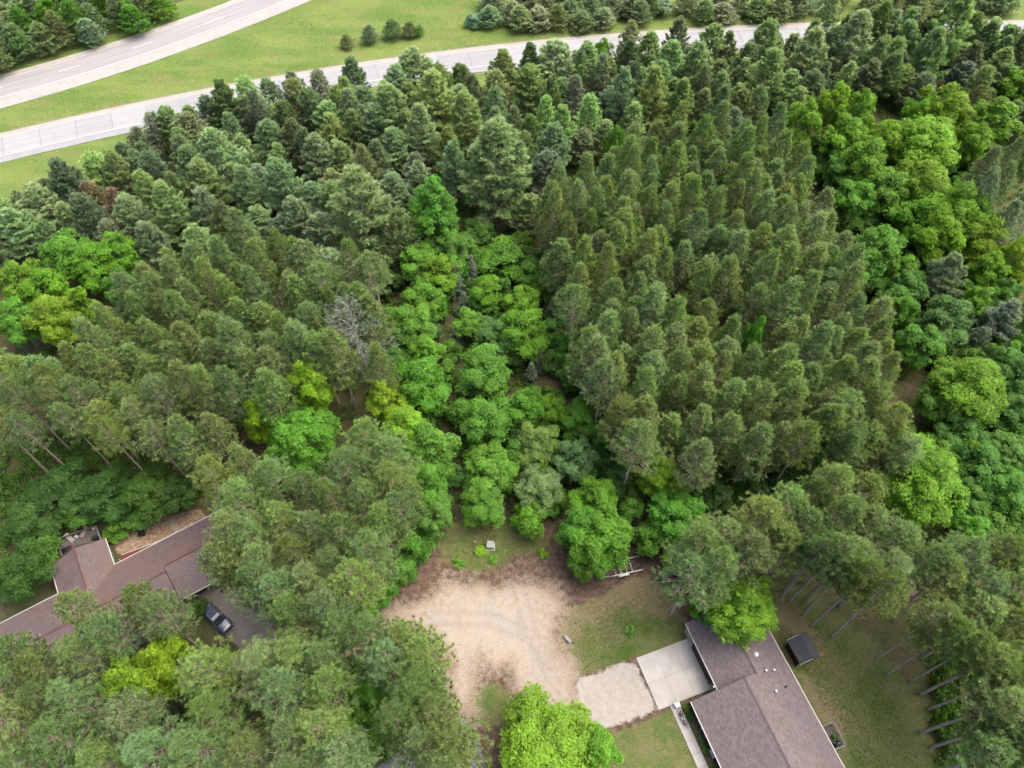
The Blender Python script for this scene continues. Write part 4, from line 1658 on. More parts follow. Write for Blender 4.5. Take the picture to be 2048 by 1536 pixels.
# left deck
ld = empty('rear_deck', (*P(160, 1085), 0))
props(ld, 'low weathered timber deck with parapet behind the red brown house', 'deck')
ldo = ld.location.copy()
corner = [Vector((*P(u, v, 0.6), 0)) - ldo for u, v in ((116, 1081), (195, 1055), (203, 1092), (130, 1120))]
o_, e1, e2 = corner[0], corner[1] - corner[0], (corner[3] - corner[0]) * 1.25
NP = 22
for k in range(NP):
    m = MB()
    f0, f1 = (k + 0.03) / NP, (k + 0.97) / NP
    ring = [o_ + e2 * f0, o_ + e2 * f1, o_ + e2 * f1 + e1, o_ + e2 * f0 + e1]
    m.prism([(q.x, q.y) for q in ring], 0.4, 0.46)
    m.build('plank', MAT['deck'], ld)
for a_, b_ in ((o_, o_ + e1), (o_, o_ + e2), (o_ + e1, o_ + e1 + e2)):
    m = MB()
    m.beam(a_ + Vector((0, 0, 1.15)), b_ + Vector((0, 0, 1.15)), 0.16, 0.08)
    m.build('rail', MAT['deck_grey'], ld)
    m = MB()
    m.beam(a_ + Vector((0, 0, 0.55)), b_ + Vector((0, 0, 0.55)), 0.05, 1.05)
    m.build('parapet', MAT['deck'], ld)
# loungers, table, covered grill, cushion box on the deck
def lounger(u, v, rz, label):
    g_ = empty('patio_lounger', (*P(u, v, 0.5), 0.46), rz)
    props(g_, label, 'lounger', 'loungers on the rear deck')
    for k in range(8):
        m_ = MB()
        m_.box((-0.72 + k * 0.14, 0, 0.3), (0.12, 0.58, 0.04))
        m_.build('slat', MAT['cream'], g_)
    m_ = MB()
    m_.poly([(0.38, -0.29, 0.3), (0.38, 0.29, 0.3), (0.9, 0.29, 0.62), (0.9, -0.29, 0.62), (0.38, -0.29, 0.25), (0.38, 0.29, 0.25), (0.9, 0.29, 0.57), (0.9, -0.29, 0.57)],
            [(0, 3, 2, 1), (4, 5, 6, 7), (0, 1, 5, 4), (1, 2, 6, 5), (2, 3, 7, 6), (3, 0, 4, 7)])
    m_.build('backrest', MAT['cream'], g_)
    for sx in (-0.65, 0.5):
        for sy in (-0.25, 0.25):
            m_ = MB()
            m_.box((sx, sy, 0.14), (0.05, 0.05, 0.28))
            m_.build('leg', MAT['white'], g_)


lounger(142, 1078, 2.5, 'cream lounger lying slantwise in the middle of the rear deck')
lounger(169, 1066, 1.4, 'cream lounger near the parapet corner of the rear deck')
m = MB()
x_, y_ = P(154, 1074, 0.6)
sp_ = empty('side_table', (x_, y_, 0.46))
props(sp_, 'tiny round white table between the two deck loungers', 'table')
m.lathe((0, 0, 0.4), [(0.2, 0), (0.22, 0.02), (0.2, 0.04)], 14)
m.build('top', MAT['white'], sp_)
m = MB()
m.lathe((0, 0, 0), [(0.14, 0), (0.03, 0.04), (0.03, 0.4)], 8)
m.build('leg', MAT['white'], sp_)
for (u, v, s, l_, nm) in ((135, 1101, (1.3, 0.9, 1.1), 'black covered grill at the near corner of the rear deck', 'covered_grill'), (189, 1076, (0.8, 0.6, 0.8), 'dark covered chair against the deck parapet', 'covered_chair')):
    x_, y_ = P(u, v, 0.9)
    g_ = empty(nm, (x_, y_, 0.46), 0.6)
    props(g_, l_, 'grill' if 'grill' in nm else 'chair')
    m = MB()
    m.box((0, 0, s[2] * 0.4), (s[0], s[1], s[2] * 0.8), taper=0.94)
    m.build('cover', MAT['black'], g_, bevel=0.08)
    m = MB()
    m.box((0, 0, s[2] * 0.88), (s[0] * 0.75, s[1] * 0.8, s[2] * 0.2), taper=0.7)
    m.build('hood', MAT['black'], g_, bevel=0.05)
x_, y_ = P(187, 1057, 0.8)
g_ = empty('deck_stool', (x_, y_, 0.46))
props(g_, 'pale round stool in the far corner of the rear deck', 'stool')
m = MB()
m.lathe((0, 0, 0.36), [(0.24, 0), (0.26, 0.05), (0.2, 0.1)], 12)
m.build('seat', MAT['cream'], g_)
for k in range(3):
    m = MB()
    a_ = 2.1 * k
    m.tube([(0.2 * math.cos(a_), 0.2 * math.sin(a_), 0), (0.1 * math.cos(a_), 0.1 * math.sin(a_), 0.37)], 0.025, 6)
    m.build('leg', MAT['cream'], g_)

# mulch yard with planks, fire box, logs
my = MB()
my.prism(list(reversed(W([(225, 1085), (255, 1062), (330, 1030), (400, 1018), (425, 1050), (395, 1070), (300, 1105), (235, 1108)]))), -0.1, 0.02)
props(my.build('mulch_yard', MAT['mulch']), kind='structure')
pth = empty('plank_path', (*P(346, 1050), 0.02))
props(pth, 'short pale plank path crossing the mulch yard', 'path')
pa, pb = Vector((*P(341, 1034), 0)), Vector((*P(356, 1070), 0))
for k in range(7):
    m = MB()
    c = pa + (pb - pa) * ((k + 0.5) / 7) - Vector((*P(346, 1050), 0))
    ang = math.atan2((pb - pa).y, (pb - pa).x)
    m.box((c.x, c.y, 0.03), ((pb - pa).length / 7 * 0.9, 0.75, 0.05), ang)
    m.build('plank', MAT['plank'], pth)
fb = empty('fire_box', (*P(285, 1068), 0.02), 0.2)
props(fb, 'dark square fire box standing in the mulch yard', 'fire pit')
m = MB()
for sx, sy, lx, ly in ((-0.4, 0, 0.08, 0.88), (0.4, 0, 0.08, 0.88), (0, -0.4, 0.72, 0.08), (0, 0.4, 0.72, 0.08)):
    m.box((sx, sy, 0.3), (lx, ly, 0.5))
m.build('wall', MAT['black'], fb)
m = MB()
m.box((0, 0, 0.14), (0.72, 0.72, 0.06))
m.build('grate', MAT['dark_wood'], fb)
for sx in (-0.38, 0.38):
    for sy in (-0.38, 0.38):
        m = MB()
        m.box((sx, sy, 0.03), (0.06, 0.06, 0.1))
        m.build('leg', MAT['black'], fb)
for (u0, v0, u1, v1, l_) in ((231, 1067, 258, 1048, 'white bleached log at the edge of the mulch yard'), (322, 1035, 352, 1024, 'thin pale log along the far edge of the mulch yard')):
    a_, b_ = Vector((*P(u0, v0), 0.14)), Vector((*P(u1, v1), 0.16))
    m = MB()
    mid = (a_ + b_) / 2 + Vector((0.08, 0.06, 0.03))
    m.tube([a_, mid, b_], [0.2, 0.18, 0.13] if u0 < 300 else [0.12, 0.1, 0.07], 9)
    props(m.build('fallen_log', MAT['bark_pale']), l_, 'log', 'bleached logs by the mulch yard')

# ---------------------------------------------------------------- car
cx_, cy_ = P(434, 1237, 0.8)
hd = math.atan2(-0.61, 0.79)
car = empty('parked_car', (cx_, cy_, 0.03), hd)
props(car, 'dark navy sport utility car parked on the brown driveway under pines', 'car')


def loft(mb, secs):
    """secs: list of (x, [(y,z)...]) with equal ring lengths"""
    b = len(mb.v)
    n = len(secs[0][1])
    for x_, ring in secs:
        mb.v += [(x_, y_, z_) for y_, z_ in ring]
    for i in range(len(secs) - 1):
        for k in range(n):
            k2 = (k + 1) % n
            mb.f.append((b + i * n + k, b + i * n + k2, b + (i + 1) * n + k2, b + (i + 1) * n + k))
    mb.f.append(tuple(b + k for k in reversed(range(n))))
    mb.f.append(tuple(b + (len(secs) - 1) * n + k for k in range(n)))


def body_ring(w, z0, z1):
    return [(-w, z0 + 0.12), (-w * 0.9, z0), (w * 0.9, z0), (w, z0 + 0.12), (w * 1.0, z1 - 0.22), (w * 0.93, z1 - 0.04), (w * 0.6, z1), (-w * 0.6, z1), (-w * 0.93, z1 - 0.04), (-w * 1.0, z1 - 0.22)]


m = MB()
loft(m, [(-2.35, body_ring(0.78, 0.42, 0.86)), (-2.25, body_ring(0.88, 0.3, 1.0)), (-1.5, body_ring(0.93, 0.25, 1.04)), (0.2, body_ring(0.93, 0.25, 1.02)), (1.0, body_ring(0.92, 0.25, 1.02)), (1.9, body_ring(0.89, 0.27, 0.94)), (2.28, body_ring(0.8, 0.32, 0.82)), (2.36, body_ring(0.66, 0.4, 0.7))])
m.build('body', MAT['paint'], car, smooth=True)


def cab_ring(w0, w1, z0, z1):
    return [(-w0, z0), (w0, z0), (w1, z1 - 0.06), (w1 * 0.82, z1), (-w1 * 0.82, z1), (-w1, z1 - 0.06)]


m = MB()
loft(m, [(-2.15, cab_ring(0.82, 0.74, 0.98, 1.05)), (-1.85, cab_ring(0.84, 0.7, 0.99, 1.6)), (-1.2, cab_ring(0.85, 0.68, 0.99, 1.69)), (-0.2, cab_ring(0.85, 0.68, 0.99, 1.68)), (0.25, cab_ring(0.85, 0.66, 0.99, 1.6)), (1.05, cab_ring(0.84, 0.8, 0.98, 1.04))])
m.build('cabin', MAT['paint'], car, smooth=False)
m = MB()
m.poly([(0.34, -0.6, 1.585), (0.34, 0.6, 1.585), (1.04, 0.76, 1.07), (1.04, -0.76, 1.07), (0.30, -0.6, 1.55), (0.30, 0.6, 1.55), (1.0, 0.76, 1.03), (1.0, -0.76, 1.03)], [(0, 3, 2, 1), (4, 5, 6, 7), (0, 1, 5, 4), (1, 2, 6, 5), (2, 3, 7, 6), (3, 0, 4, 7)])
m.build('windshield', MAT['glass'], car)
m = MB()
m.poly([(-1.92, -0.6, 1.56), (-1.92, 0.6, 1.56), (-2.16, 0.7, 1.12), (-2.16, -0.7, 1.12), (-1.88, -0.6, 1.54), (-1.88, 0.6, 1.54), (-2.1, 0.7, 1.1), (-2.1, -0.7, 1.1)], [(0, 1, 2, 3), (7, 6, 5, 4), (0, 4, 5, 1), (1, 5, 6, 2), (2, 6, 7, 3), (3, 7, 4, 0)])
m.build('rear_window', MAT['glass'], car)
for sy in (-1, 1):
    for x0_, x1_ in ((-1.75, -1.1), (-1.0, -0.2), (-0.1, 0.55)):
        m = MB()
        t_ = 1.55 if x1_ < 0.3 else 1.42
        m.poly([(x0_, sy * 0.868, 1.08), (x1_, sy * 0.868, 1.08), (x1_ - 0.03, sy * 0.735, t_), (x0_ + 0.05, sy * 0.725, 1.55), (x0_, sy * 0.84, 1.08), (x1_, sy * 0.84, 1.08), (x1_ - 0.03, sy * 0.70, t_), (x0_ + 0.05, sy * 0.70, 1.55)],
               [(0, 1, 2, 3), (7, 6, 5, 4), (0, 4, 5, 1), (1, 5, 6, 2), (2, 6, 7, 3), (3, 7, 4, 0)])
        m.build('side_window', MAT['glass'], car)
    m = MB()
    m.beam((-1.75, sy * 0.58, 1.74), (0.15, sy * 0.58, 1.72), 0.05, 0.05)
    m.build('roof_rail', MAT['black'], car)
    m = MB()
    m.box((0.75, sy * 1.0, 1.08), (0.14, 0.2, 0.14))
    m.build('mirror', MAT['paint'], car, bevel=0.03)
    m = MB()
    m.box((2.2, sy * 0.62, 0.72), (0.2, 0.3, 0.14))
    m.build('headlight', MAT['white'], car, bevel=0.03)
    m = MB()
    m.box((-2.3, sy * 0.68, 0.86), (0.1, 0.22, 0.18))
    m.build('tail_light', MAT['red_wood'], car, bevel=0.02)
    for sx in (-1.4, 1.45):
        wl = empty('wheel', (sx, sy * 0.86, 0.34))
        wl.parent = car
        wl.rotation_euler = (math.pi / 2, 0, 0)
        m = MB()
        m.lathe((0, 0, -0.11), [(0.2, 0), (0.32, 0.0), (0.34, 0.04), (0.34, 0.18), (0.32, 0.22), (0.2, 0.22)], 18)
        m.build('tyre', MAT['tyre'], wl)
        m = MB()
        m.lathe((0, 0, -0.115), [(0.06, 0), (0.195, 0.0), (0.195, 0.23), (0.06, 0.23)], 12)
        m.build('rim', MAT['metal'], wl)
for x_ in (-1.3, -0.9, -0.3):
    m = MB()
    m.beam((x_, -0.56, 1.76), (x_, 0.56, 1.76), 0.05, 0.03)
    m.build('cross_bar', MAT['black'], car)
m = MB()
m.poly([(-1.0, -0.42, 1.698), (-0.15, -0.42, 1.692), (-0.15, 0.42, 1.692), (-1.0, 0.42, 1.698), (-1.0, -0.42, 1.66), (-0.15, -0.42, 1.66), (-0.15, 0.42, 1.66), (-1.0, 0.42, 1.66)], [(0, 1, 2, 3), (7, 6, 5, 4), (0, 4, 5, 1), (1, 5, 6, 2), (2, 6, 7, 3), (3, 7, 4, 0)])
m.build('sunroof', MAT['glass'], car)

# ---------------------------------------------------------------- boat trailer
pa, pb = Vector((*P(1206, 1159), 0)), Vector((*P(1285, 1142), 0))
tang = math.atan2((pb - pa).y, (pb - pa).x)
tl = (pb - pa).length
tr_ = empty('boat_trailer', pa, tang)
props(tr_, 'empty white boat trailer half under the leafy tree by the lawn', 'trailer')
Wd = 2.0
m = MB()
m.beam((1.5, 0, 0.55), (tl, 0, 0.58), 0.11, 0.14)
m.build('rail', MAT['white'], tr_)
m = MB()
m.beam((1.5, Wd, 0.55), (tl, Wd, 0.58), 0.11, 0.14)
m.build('rail', MAT['white'], tr_)
m = MB()
m.beam((1.55, 0, 0.55), (0.1, Wd / 2 - 0.85, 0.5), 0.09, 0.12)
m.beam((1.55, Wd, 0.55), (0.1, Wd / 2 - 0.75, 0.5), 0.09, 0.12)
m.build('tongue', MAT['white'], tr_)
m = MB()
m.box((0.02, Wd / 2 - 0.8, 0.5), (0.35, 0.14, 0.14))
m.build('coupler', MAT['metal'], tr_, bevel=0.02)
for x_ in (1.9, 2.7, 3.5, 4.3):
    if x_ < tl:
        m = MB()
        m.beam((x_, 0.03, 0.5), (x_, Wd - 0.03, 0.5), 0.08, 0.08)
        m.build('crossbar', MAT['white'], tr_)
for y_ in (0.55, Wd - 0.55):
    m = MB()
    m.beam((1.8, y_, 0.68), (tl - 0.1, y_, 0.7), 0.12, 0.1)
    m.build('bunk', MAT['black'], tr_)
for y_, s_ in ((-0.24, -1), (Wd + 0.24, 1)):
    for x_ in (2.55, 3.3):
        wl = empty('wheel', (x_, y_, 0.3))
        wl.parent = tr_
        wl.rotation_euler = (math.pi / 2, 0, 0)
        m = MB()
        m.lathe((0, 0, -0.09), [(0.16, 0), (0.28, 0), (0.3, 0.03), (0.3, 0.15), (0.28, 0.18), (0.16, 0.18)], 16)
        m.build('tyre', MAT['tyre'], wl)
        m = MB()
        m.lathe((0, 0, -0.095), [(0.05, 0), (0.155, 0), (0.155, 0.19), (0.05, 0.19)], 10)
        m.build('rim', MAT['white'], wl)
    m = MB()
    prof = [(-0.82, 0.42), (-0.7, 0.62), (-0.3, 0.7), (0.3, 0.7), (0.7, 0.62), (0.82, 0.42)]
    for i in range(len(prof) - 1):
        x0_, z0_ = prof[i]
        x1_, z1_ = prof[i + 1]
        m.poly([(2.92 + x0_, y_ - 0.14, z0_), (2.92 + x1_, y_ - 0.14, z1_), (2.92 + x1_, y_ + 0.14, z1_), (2.92 + x0_, y_ + 0.14, z0_), (2.92 + x0_, y_ - 0.14, z0_ - 0.03), (2.92 + x1_, y_ - 0.14, z1_ - 0.03), (2.92 + x1_, y_ + 0.14, z1_ - 0.03), (2.92 + x0_, y_ + 0.14, z0_ - 0.03)],
               [(0, 1, 2, 3), (7, 6, 5, 4), (0, 4, 5, 1), (2, 6, 7, 3)])
    m.build('fender', MAT['white'], tr_)
for y_ in (0.05, Wd - 0.05):
    m = MB()
    m.beam((tl - 0.1, y_, 0.6), (tl - 0.1, y_, 1.25), 0.06)
    m.build('guide_post', MAT['white'], tr_)

# utility box, marker post, stone
ub = empty('utility_box', (*P(981, 1093), -0.02), -0.05)
props(ub, 'grey green utility transformer box standing in the weedy patch', 'utility box')
m = MB()
m.box((0, 0, 0.05), (1.25, 1.3, 0.14))
m.build('base', MAT['concrete'], ub, bevel=0.02)
m = MB()
m.box((0, 0, 0.47), (1.02, 1.05, 0.7), taper=0.97)
m.build('cabinet', MAT['grey_box'], ub, bevel=0.03)
m = MB()
m.box((0, 0.02, 0.86), (1.08, 1.1, 0.08), taper=0.93)
m.build('lid', MAT['grey_box'], ub, bevel=0.02)
m = MB()
m.box((0.1, -0.55, 0.5), (0.14, 0.03, 0.1))
m.build('latch', MAT['white'], ub)
mp = empty('marker_post', (*P(950, 1089), -0.02))
props(mp, 'short white marker post near the utility box', 'post')
m = MB()
m.tube([(0, 0, 0), (0, 0, 0.95)], 0.06, 8)
m.build('post', MAT['white'], mp)
m = MB()
m.lathe((0, 0, 0.95), [(0.09, 0), (0.09, 0.1), (0.02, 0.16)], 10)
m.build('cap', MAT['white'], mp)
sg = empty('stone_bench', (*P(1135, 1279), -0.02), math.atan2(-1.0, 0.75))
props(sg, 'low grey stone seat in a bare earth ring at the lawn edge', 'bench')
m = MB()
m.box((0, 0, 0.42), (1.25, 0.42, 0.1))
m.build('seat', MAT['stone'], sg, bevel=0.025)
for sx in (-0.42, 0.42):
    m = MB()
    m.box((sx, 0, 0.18), (0.16, 0.36, 0.38), taper=0.85)
    m.build('leg', MAT['stone'], sg, bevel=0.02)

# ------------------------------------------------------------------ trees placed one by one
def D(u, v, r, h, col, key, label, zf=0.62, name='leafy_tree', cat='tree', group=None):
    return ptree(name, key, u, v, r * 1.13, h, col, label, cat, group, zf)


# strip between the two pine stands, far end to clearing
D(866, 415, 47, 18, 'bright', 'tall', 'tall bright green cone shaped tree at the far end of the leafy strip')
D(905, 490, 42, 9, 'mid', 'mid', 'green tree at the foot of the tall bright cone shaped tree')
D(835, 520, 40, 9, 'bright', 'mid', 'bright green tree below the tall cone shaped tree, beside the big white pine')
D(1010, 515, 55, 7, 'bright', 'small', 'wide bright green bush below the largest white pine')
D(1055, 545, 34, 6, 'mid', 'small', 'green bush between the wide bright bush and the right pine stand')
D(878, 545, 38, 10, 'fresh', 'mid', 'yellowish green tree just left of the slender blue spruces')
D(852, 600, 42, 9, 'bright', 'mid', 'green tree left of the bare brown gap in the strip')
D(975, 585, 37, 8, 'fresh', 'mid', 'small ball shaped fresh green tree right of the blue spruces')
D(1045, 600, 34, 9, 'fresh', 'mid', 'light green tree above the large two toned one in mid strip')
D(1050, 660, 52, 10, 'fresh', 'mid', 'large light green tree in mid strip beside the right pine stand')
D(938, 648, 34, 7, 'bright', 'mid', 'small green tree right of the bare brown gap in the strip')
D(990, 668, 44, 8, 'blue', 'mid', 'bluish green tree in the middle of the leafy strip')
D(1085, 560, 28, 6, 'bright', 'small', 'bright green sapling against the upper edge of the right pine stand')
D(815, 655, 52, 11, 'bright', 'mid', 'bright green tree beside the pale half bare tree')
D(850, 705, 36, 9, 'fresh', 'mid', 'fresh green tree just below the brown gap, on its left side')
D(790, 720, 36, 8, 'mid', 'mid', 'green tree tucked under the pale half bare tree')
D(970, 745, 58, 10, 'bright', 'mid', 'broad rounded green tree in the centre of the strip')
D(845, 765, 56, 11, 'bright', 'mid', 'broad bright green tree left of the central rounded one')
D(770, 800, 36, 13, 'lime', 'tall', 'slim lime green tree at the left pine stand, first of the lime row')
D(806, 845, 40, 13, 'lime', 'tall', 'lime green tree, second of the lime row down the left side of the strip')
D(858, 905, 56, 12, 'bright', 'mid', 'bright green tree below the lime row on the left side of the strip')
D(845, 965, 46, 10, 'bright', 'mid', 'deep bright green tree between foreground pines and the strip path')
D(868, 1030, 40, 8, 'mid', 'mid', 'green tree at the left corner of the clearing')
D(835, 1085, 34, 6, 'mid', 'small', 'dark leafy bush along the left side of the clearing')
D(800, 1130, 32, 5, 'mid', 'small', 'green bush at the sandy edge below the foreground pines')
D(765, 1180, 28, 5, 'bright', 'small', 'lowest green bush where the sand meets the foreground pines')
D(735, 1215, 22, 4, 'fresh', 'small', 'small yellowish bush under the pines at the left tip of the sand')
D(975, 835, 56, 9, 'bright', 'mid', 'broad green tree right of the lime row, below the central rounded one')
D(925, 820, 30, 6, 'mid', 'small', 'small green tree beside the narrow brown path in the strip')
D(1053, 812, 40, 9, 'bright', 'mid', 'green tree, leftmost of three crossing the strip below the brown patch')
D(1106, 822, 34, 8, 'fresh', 'mid', 'yellowish tree, middle of three crossing the strip below the brown patch')
D(1158, 832, 40, 8, 'bright', 'mid', 'green tree, rightmost of three crossing the strip below the brown patch')
D(1075, 885, 44, 9, 'pale', 'mid', 'pale green tree with light leaves above the clearing, left of two')
D(1150, 915, 42, 9, 'pale', 'mid', 'pale green tree with light leaves above the clearing, right of two')
D(1085, 975, 46, 8, 'pale', 'mid', 'pale olive tree in the lowest row above the clearing')
D(975, 935, 52, 9, 'bright', 'mid', 'bright green tree standing above the utility box')
D(968, 1005, 48, 7, 'bright', 'mid', 'bright green tree overhanging the weedy patch by the utility box')
D(1035, 905, 30, 7, 'mid', 'small', 'small green tree between the pale tree and the utility box trees')
D(1060, 1035, 34, 6, 'bright', 'small', 'green bush at the top edge of the clearing')
D(1190, 1000, 46, 10, 'fresh', 'mid', 'fresh green tree standing behind the boat trailer trees')
D(1160, 1060, 46, 9, 'bright', 'mid', 'bright green tree at the right corner of the clearing')
D(1208, 1076, 60, 10, 'bright', 'mid', 'large bright green tree leaning over the boat trailer')
D(1178, 1122, 38, 7, 'mid', 'mid', 'low green tree hiding the tongue of the boat trailer')
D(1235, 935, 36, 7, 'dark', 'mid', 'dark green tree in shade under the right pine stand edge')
D(1325, 950, 40, 11, 'lime', 'mid', 'yellow green tree rising against the near edge of the right pine stand')
D(1345, 1020, 56, 9, 'bright', 'mid', 'bright green tree between the strip path and the foreground pines')
D(1300, 1075, 34, 6, 'mid', 'small', 'green bush beside the reddish path near the trailer')
D(1390, 1055, 34, 8, 'yellow', 'mid', 'yellowish tree pressed against the foreground pines above the garage')
D(1365, 1110, 34, 6, 'fresh', 'small', 'fresh green bush at the lawn corner under the foreground pines')
D(1140, 690, 30, 6, 'bright', 'small', 'green sapling beside the right pine stand, level with the brown gap')
D(1140, 740, 26, 5, 'mid', 'small', 'small green bush right of the grey leaning conifers')
D(1205, 870, 34, 7, 'mid', 'mid', 'shaded green tree between the strip and the right stand front')
D(900, 700, 22, 4, 'mid', 'small', 'low green bush beside the brown gap in the strip')
D(1100, 720, 22, 4, 'blue', 'small', 'small bluish bush near the grey conifers in the strip')
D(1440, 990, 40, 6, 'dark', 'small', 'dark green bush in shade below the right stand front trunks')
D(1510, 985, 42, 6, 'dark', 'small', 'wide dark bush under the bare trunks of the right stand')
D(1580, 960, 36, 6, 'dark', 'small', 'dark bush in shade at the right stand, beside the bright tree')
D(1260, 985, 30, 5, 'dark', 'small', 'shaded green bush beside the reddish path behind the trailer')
# left
D(612, 880, 68, 14, 'bright', 'big', 'big rounded emerald tree among the pines of the left stand')
D(560, 925, 40, 12, 'bright', 'mid', 'lower emerald crown joined to the big rounded tree')
D(622, 775, 44, 16, 'lime', 'mid', 'small lime green crown rising above the big emerald tree')
D(519, 840, 28, 14, 'lime', 'mid', 'smallest lime green crown beside the big emerald tree')
D(140, 510, 50, 13, 'bright', 'mid', 'tall bright green tree in the leafy group by the picture edge, far left')
D(185, 535, 44, 12, 'bright', 'mid', 'bright green tree in the middle of the far left leafy group')
D(240, 505, 40, 13, 'fresh', 'mid', 'fresh green tree on the highway side of the left pine stand')
D(238, 580, 30, 10, 'bright', 'mid', 'green tree at the corner of the left pine stand')
D(95, 575, 40, 12, 'fresh', 'mid', 'yellowish green tree in the far left leafy group')
D(40, 560, 44, 12, 'fresh', 'mid', 'fresh green tree at the picture edge of the far left leafy group')
D(108, 632, 46, 12, 'lime', 'mid', 'lowest lime green tree of the far left leafy group')
D(30, 640, 44, 11, 'bright', 'mid', 'shaded bright green tree at the left picture edge')
D(165, 605, 26, 10, 'fresh', 'small', 'small bright crown between far left group and pine stand')
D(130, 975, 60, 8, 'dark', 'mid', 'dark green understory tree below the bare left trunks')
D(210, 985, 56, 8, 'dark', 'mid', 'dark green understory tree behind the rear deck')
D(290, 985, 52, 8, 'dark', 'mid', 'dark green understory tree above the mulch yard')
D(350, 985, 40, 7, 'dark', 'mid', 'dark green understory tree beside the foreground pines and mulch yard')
D(55, 1040, 50, 7, 'dark', 'mid', 'dark green tree left of the rear deck under slanting trunks')
D(160, 1028, 32, 5, 'mid', 'small', 'green bush just behind the rear deck')
D(40, 1140, 60, 8, 'dark', 'mid', 'dark tree at the picture edge left of the woodland house')
D(80, 1100, 36, 5, 'mid', 'small', 'green bush left of the rear deck')
D(225, 1062, 20, 3, 'bright', 'small', 'bright bush between rear deck and mulch yard')
D(270, 1030, 30, 4, 'mid', 'small', 'green bush on the far edge of the mulch yard')
D(395, 1215, 20, 3, 'dark', 'small', 'dark bush at the garage corner beside the parked car')
D(330, 1330, 56, 15, 'lime', 'mid', 'lime green tree in front of the woodland house, seen between pines')
D(262, 1365, 56, 15, 'lime', 'mid', 'smaller lime green tree left of the one in front of the woodland house')
D(415, 1350, 50, 13, 'lime', 'mid', 'lime green tree under the pines between car and street')
D(735, 1385, 55, 12, 'bright', 'mid', 'bright green tree under pines left of the street end')
D(715, 1470, 55, 12, 'mid', 'mid', 'green tree under pines at the bottom edge left of the street')
# right
D(1605, 245, 36, 14, 'fresh', 'mid', 'fresh green tree at the left end of the golden leafy group')
D(1668, 212, 36, 16, 'yellow', 'mid', 'yellow green tree rising at the far side of the golden leafy group')
D(1712, 228, 36, 15, 'yellow', 'mid', 'second yellow green crown at the far side of the golden group')
D(1690, 275, 44, 13, 'fresh', 'mid', 'green crown below the two far yellow crowns')
D(1885, 222, 52, 16, 'yellow', 'mid', 'rounded yellow green crown at the top of the golden group')
D(1980, 245, 50, 14, 'fresh', 'mid', 'green crown right of the rounded golden one, near the picture edge')
D(1945, 285, 34, 12, 'fresh', 'mid', 'small green crown under the rounded golden one')
D(1830, 235, 32, 14, 'fresh', 'mid', 'green crown left of the rounded golden one')
D(1850, 290, 62, 16, 'lime', 'big', 'largest golden yellow tree of the leafy group')
D(1775, 285, 46, 14, 'yellow', 'mid', 'yellow green tree left of the largest golden tree')
D(1735, 330, 50, 14, 'fresh', 'mid', 'broad green crown in the middle of the golden group')
D(1840, 370, 54, 14, 'yellow', 'mid', 'yellow green tree below the largest golden tree')
D(1780, 390, 52, 12, 'bright', 'mid', 'green tree in the hollow below the golden group')
D(1715, 400, 42, 11, 'bright', 'mid', 'green tree where the golden group meets the right pine stand')
D(1690, 340, 34, 10, 'mid', 'mid', 'shaded green tree beside the right stand and golden group')
D(1755, 490, 46, 12, 'bright', 'mid', 'bright emerald tree against the right pine stand edge')
D(1720, 530, 34, 9, 'bright', 'mid', 'lower emerald crown against the right pine stand edge')
D(1915, 430, 60, 15, 'yellow', 'big', 'wide yellow green tree below the golden group, right side')
D(1880, 475, 46, 13, 'yellow', 'mid', 'yellow green crown left under the wide yellow tree')
D(1965, 480, 46, 13, 'yellow', 'mid', 'yellow green crown right under the wide yellow tree')
D(1845, 440, 44, 12, 'fresh', 'mid', 'green crown between emerald tree and wide yellow tree')
D(2030, 515, 40, 13, 'yellow', 'mid', 'yellow green tree cut by the right picture edge')
D(1975, 535, 36, 11, 'fresh', 'mid', 'light green crown below the wide yellow tree')
D(2036, 170, 34, 12, 'fresh', 'mid', 'bright crown among dark pines in the upper right corner')
D(1815, 570, 36, 9, 'mid', 'mid', 'shaded tree between right pine stand and grey conifers')
D(1810, 620, 32, 9, 'bright', 'mid', 'green tree left of the large bluish green crown')
D(1895, 640, 52, 11, 'blue', 'mid', 'large bluish green crown between the two grey conifers')
D(1962, 605, 32, 9, 'fresh', 'mid', 'small fresh tree right of the large bluish green crown')
D(1845, 690, 42, 10, 'bright', 'mid', 'bright rounded tree at the right stand, below the bluish crown')
D(1940, 775, 66, 13, 'yellow', 'big', 'round yellow green tree standing alone right of the pine stand')
D(1880, 800, 40, 10, 'mid', 'mid', 'green tree at the left shoulder of the round yellow green tree')
D(1920, 860, 46, 8, 'mid', 'mid', 'green tree below the round yellow green tree')
D(2030, 640, 40, 10, 'mid', 'mid', 'green tree at the right picture edge beside the grey conifer')
D(2035, 740, 44, 10, 'mid', 'mid', 'shaded green tree at the right edge behind the round tree')
D(2030, 820, 40, 8, 'mid', 'mid', 'dark leafy tree at the right edge below the round tree')
D(1960, 920, 46, 8, 'mid', 'mid', 'green tree in shade right of the big bright foreground crown')
D(2020, 905, 44, 8, 'mid', 'mid', 'shaded tree at the right edge above the layered bright tree')
D(2020, 985, 50, 9, 'bright', 'mid', 'layered bright green tree at the right picture edge')
D(1835, 960, 82, 14, 'fresh', 'big', 'big bright rounded tree in front of the right pine stand')
D(1945, 985, 36, 7, 'blue', 'mid', 'bluish green tree behind the big bright rounded tree')
D(1935, 1060, 38, 9, 'bright', 'mid', 'bright green tree below the big bright rounded tree')
D(1745, 905, 40, 6, 'blue', 'small', 'bluish bush left of the big bright rounded tree')
D(2040, 1050, 34, 6, 'mid', 'small', 'green bush at the right edge by the dark hollow')
D(2010, 590, 34, 9, 'mid', 'mid', 'green tree between the yellow edge tree and the grey conifer')
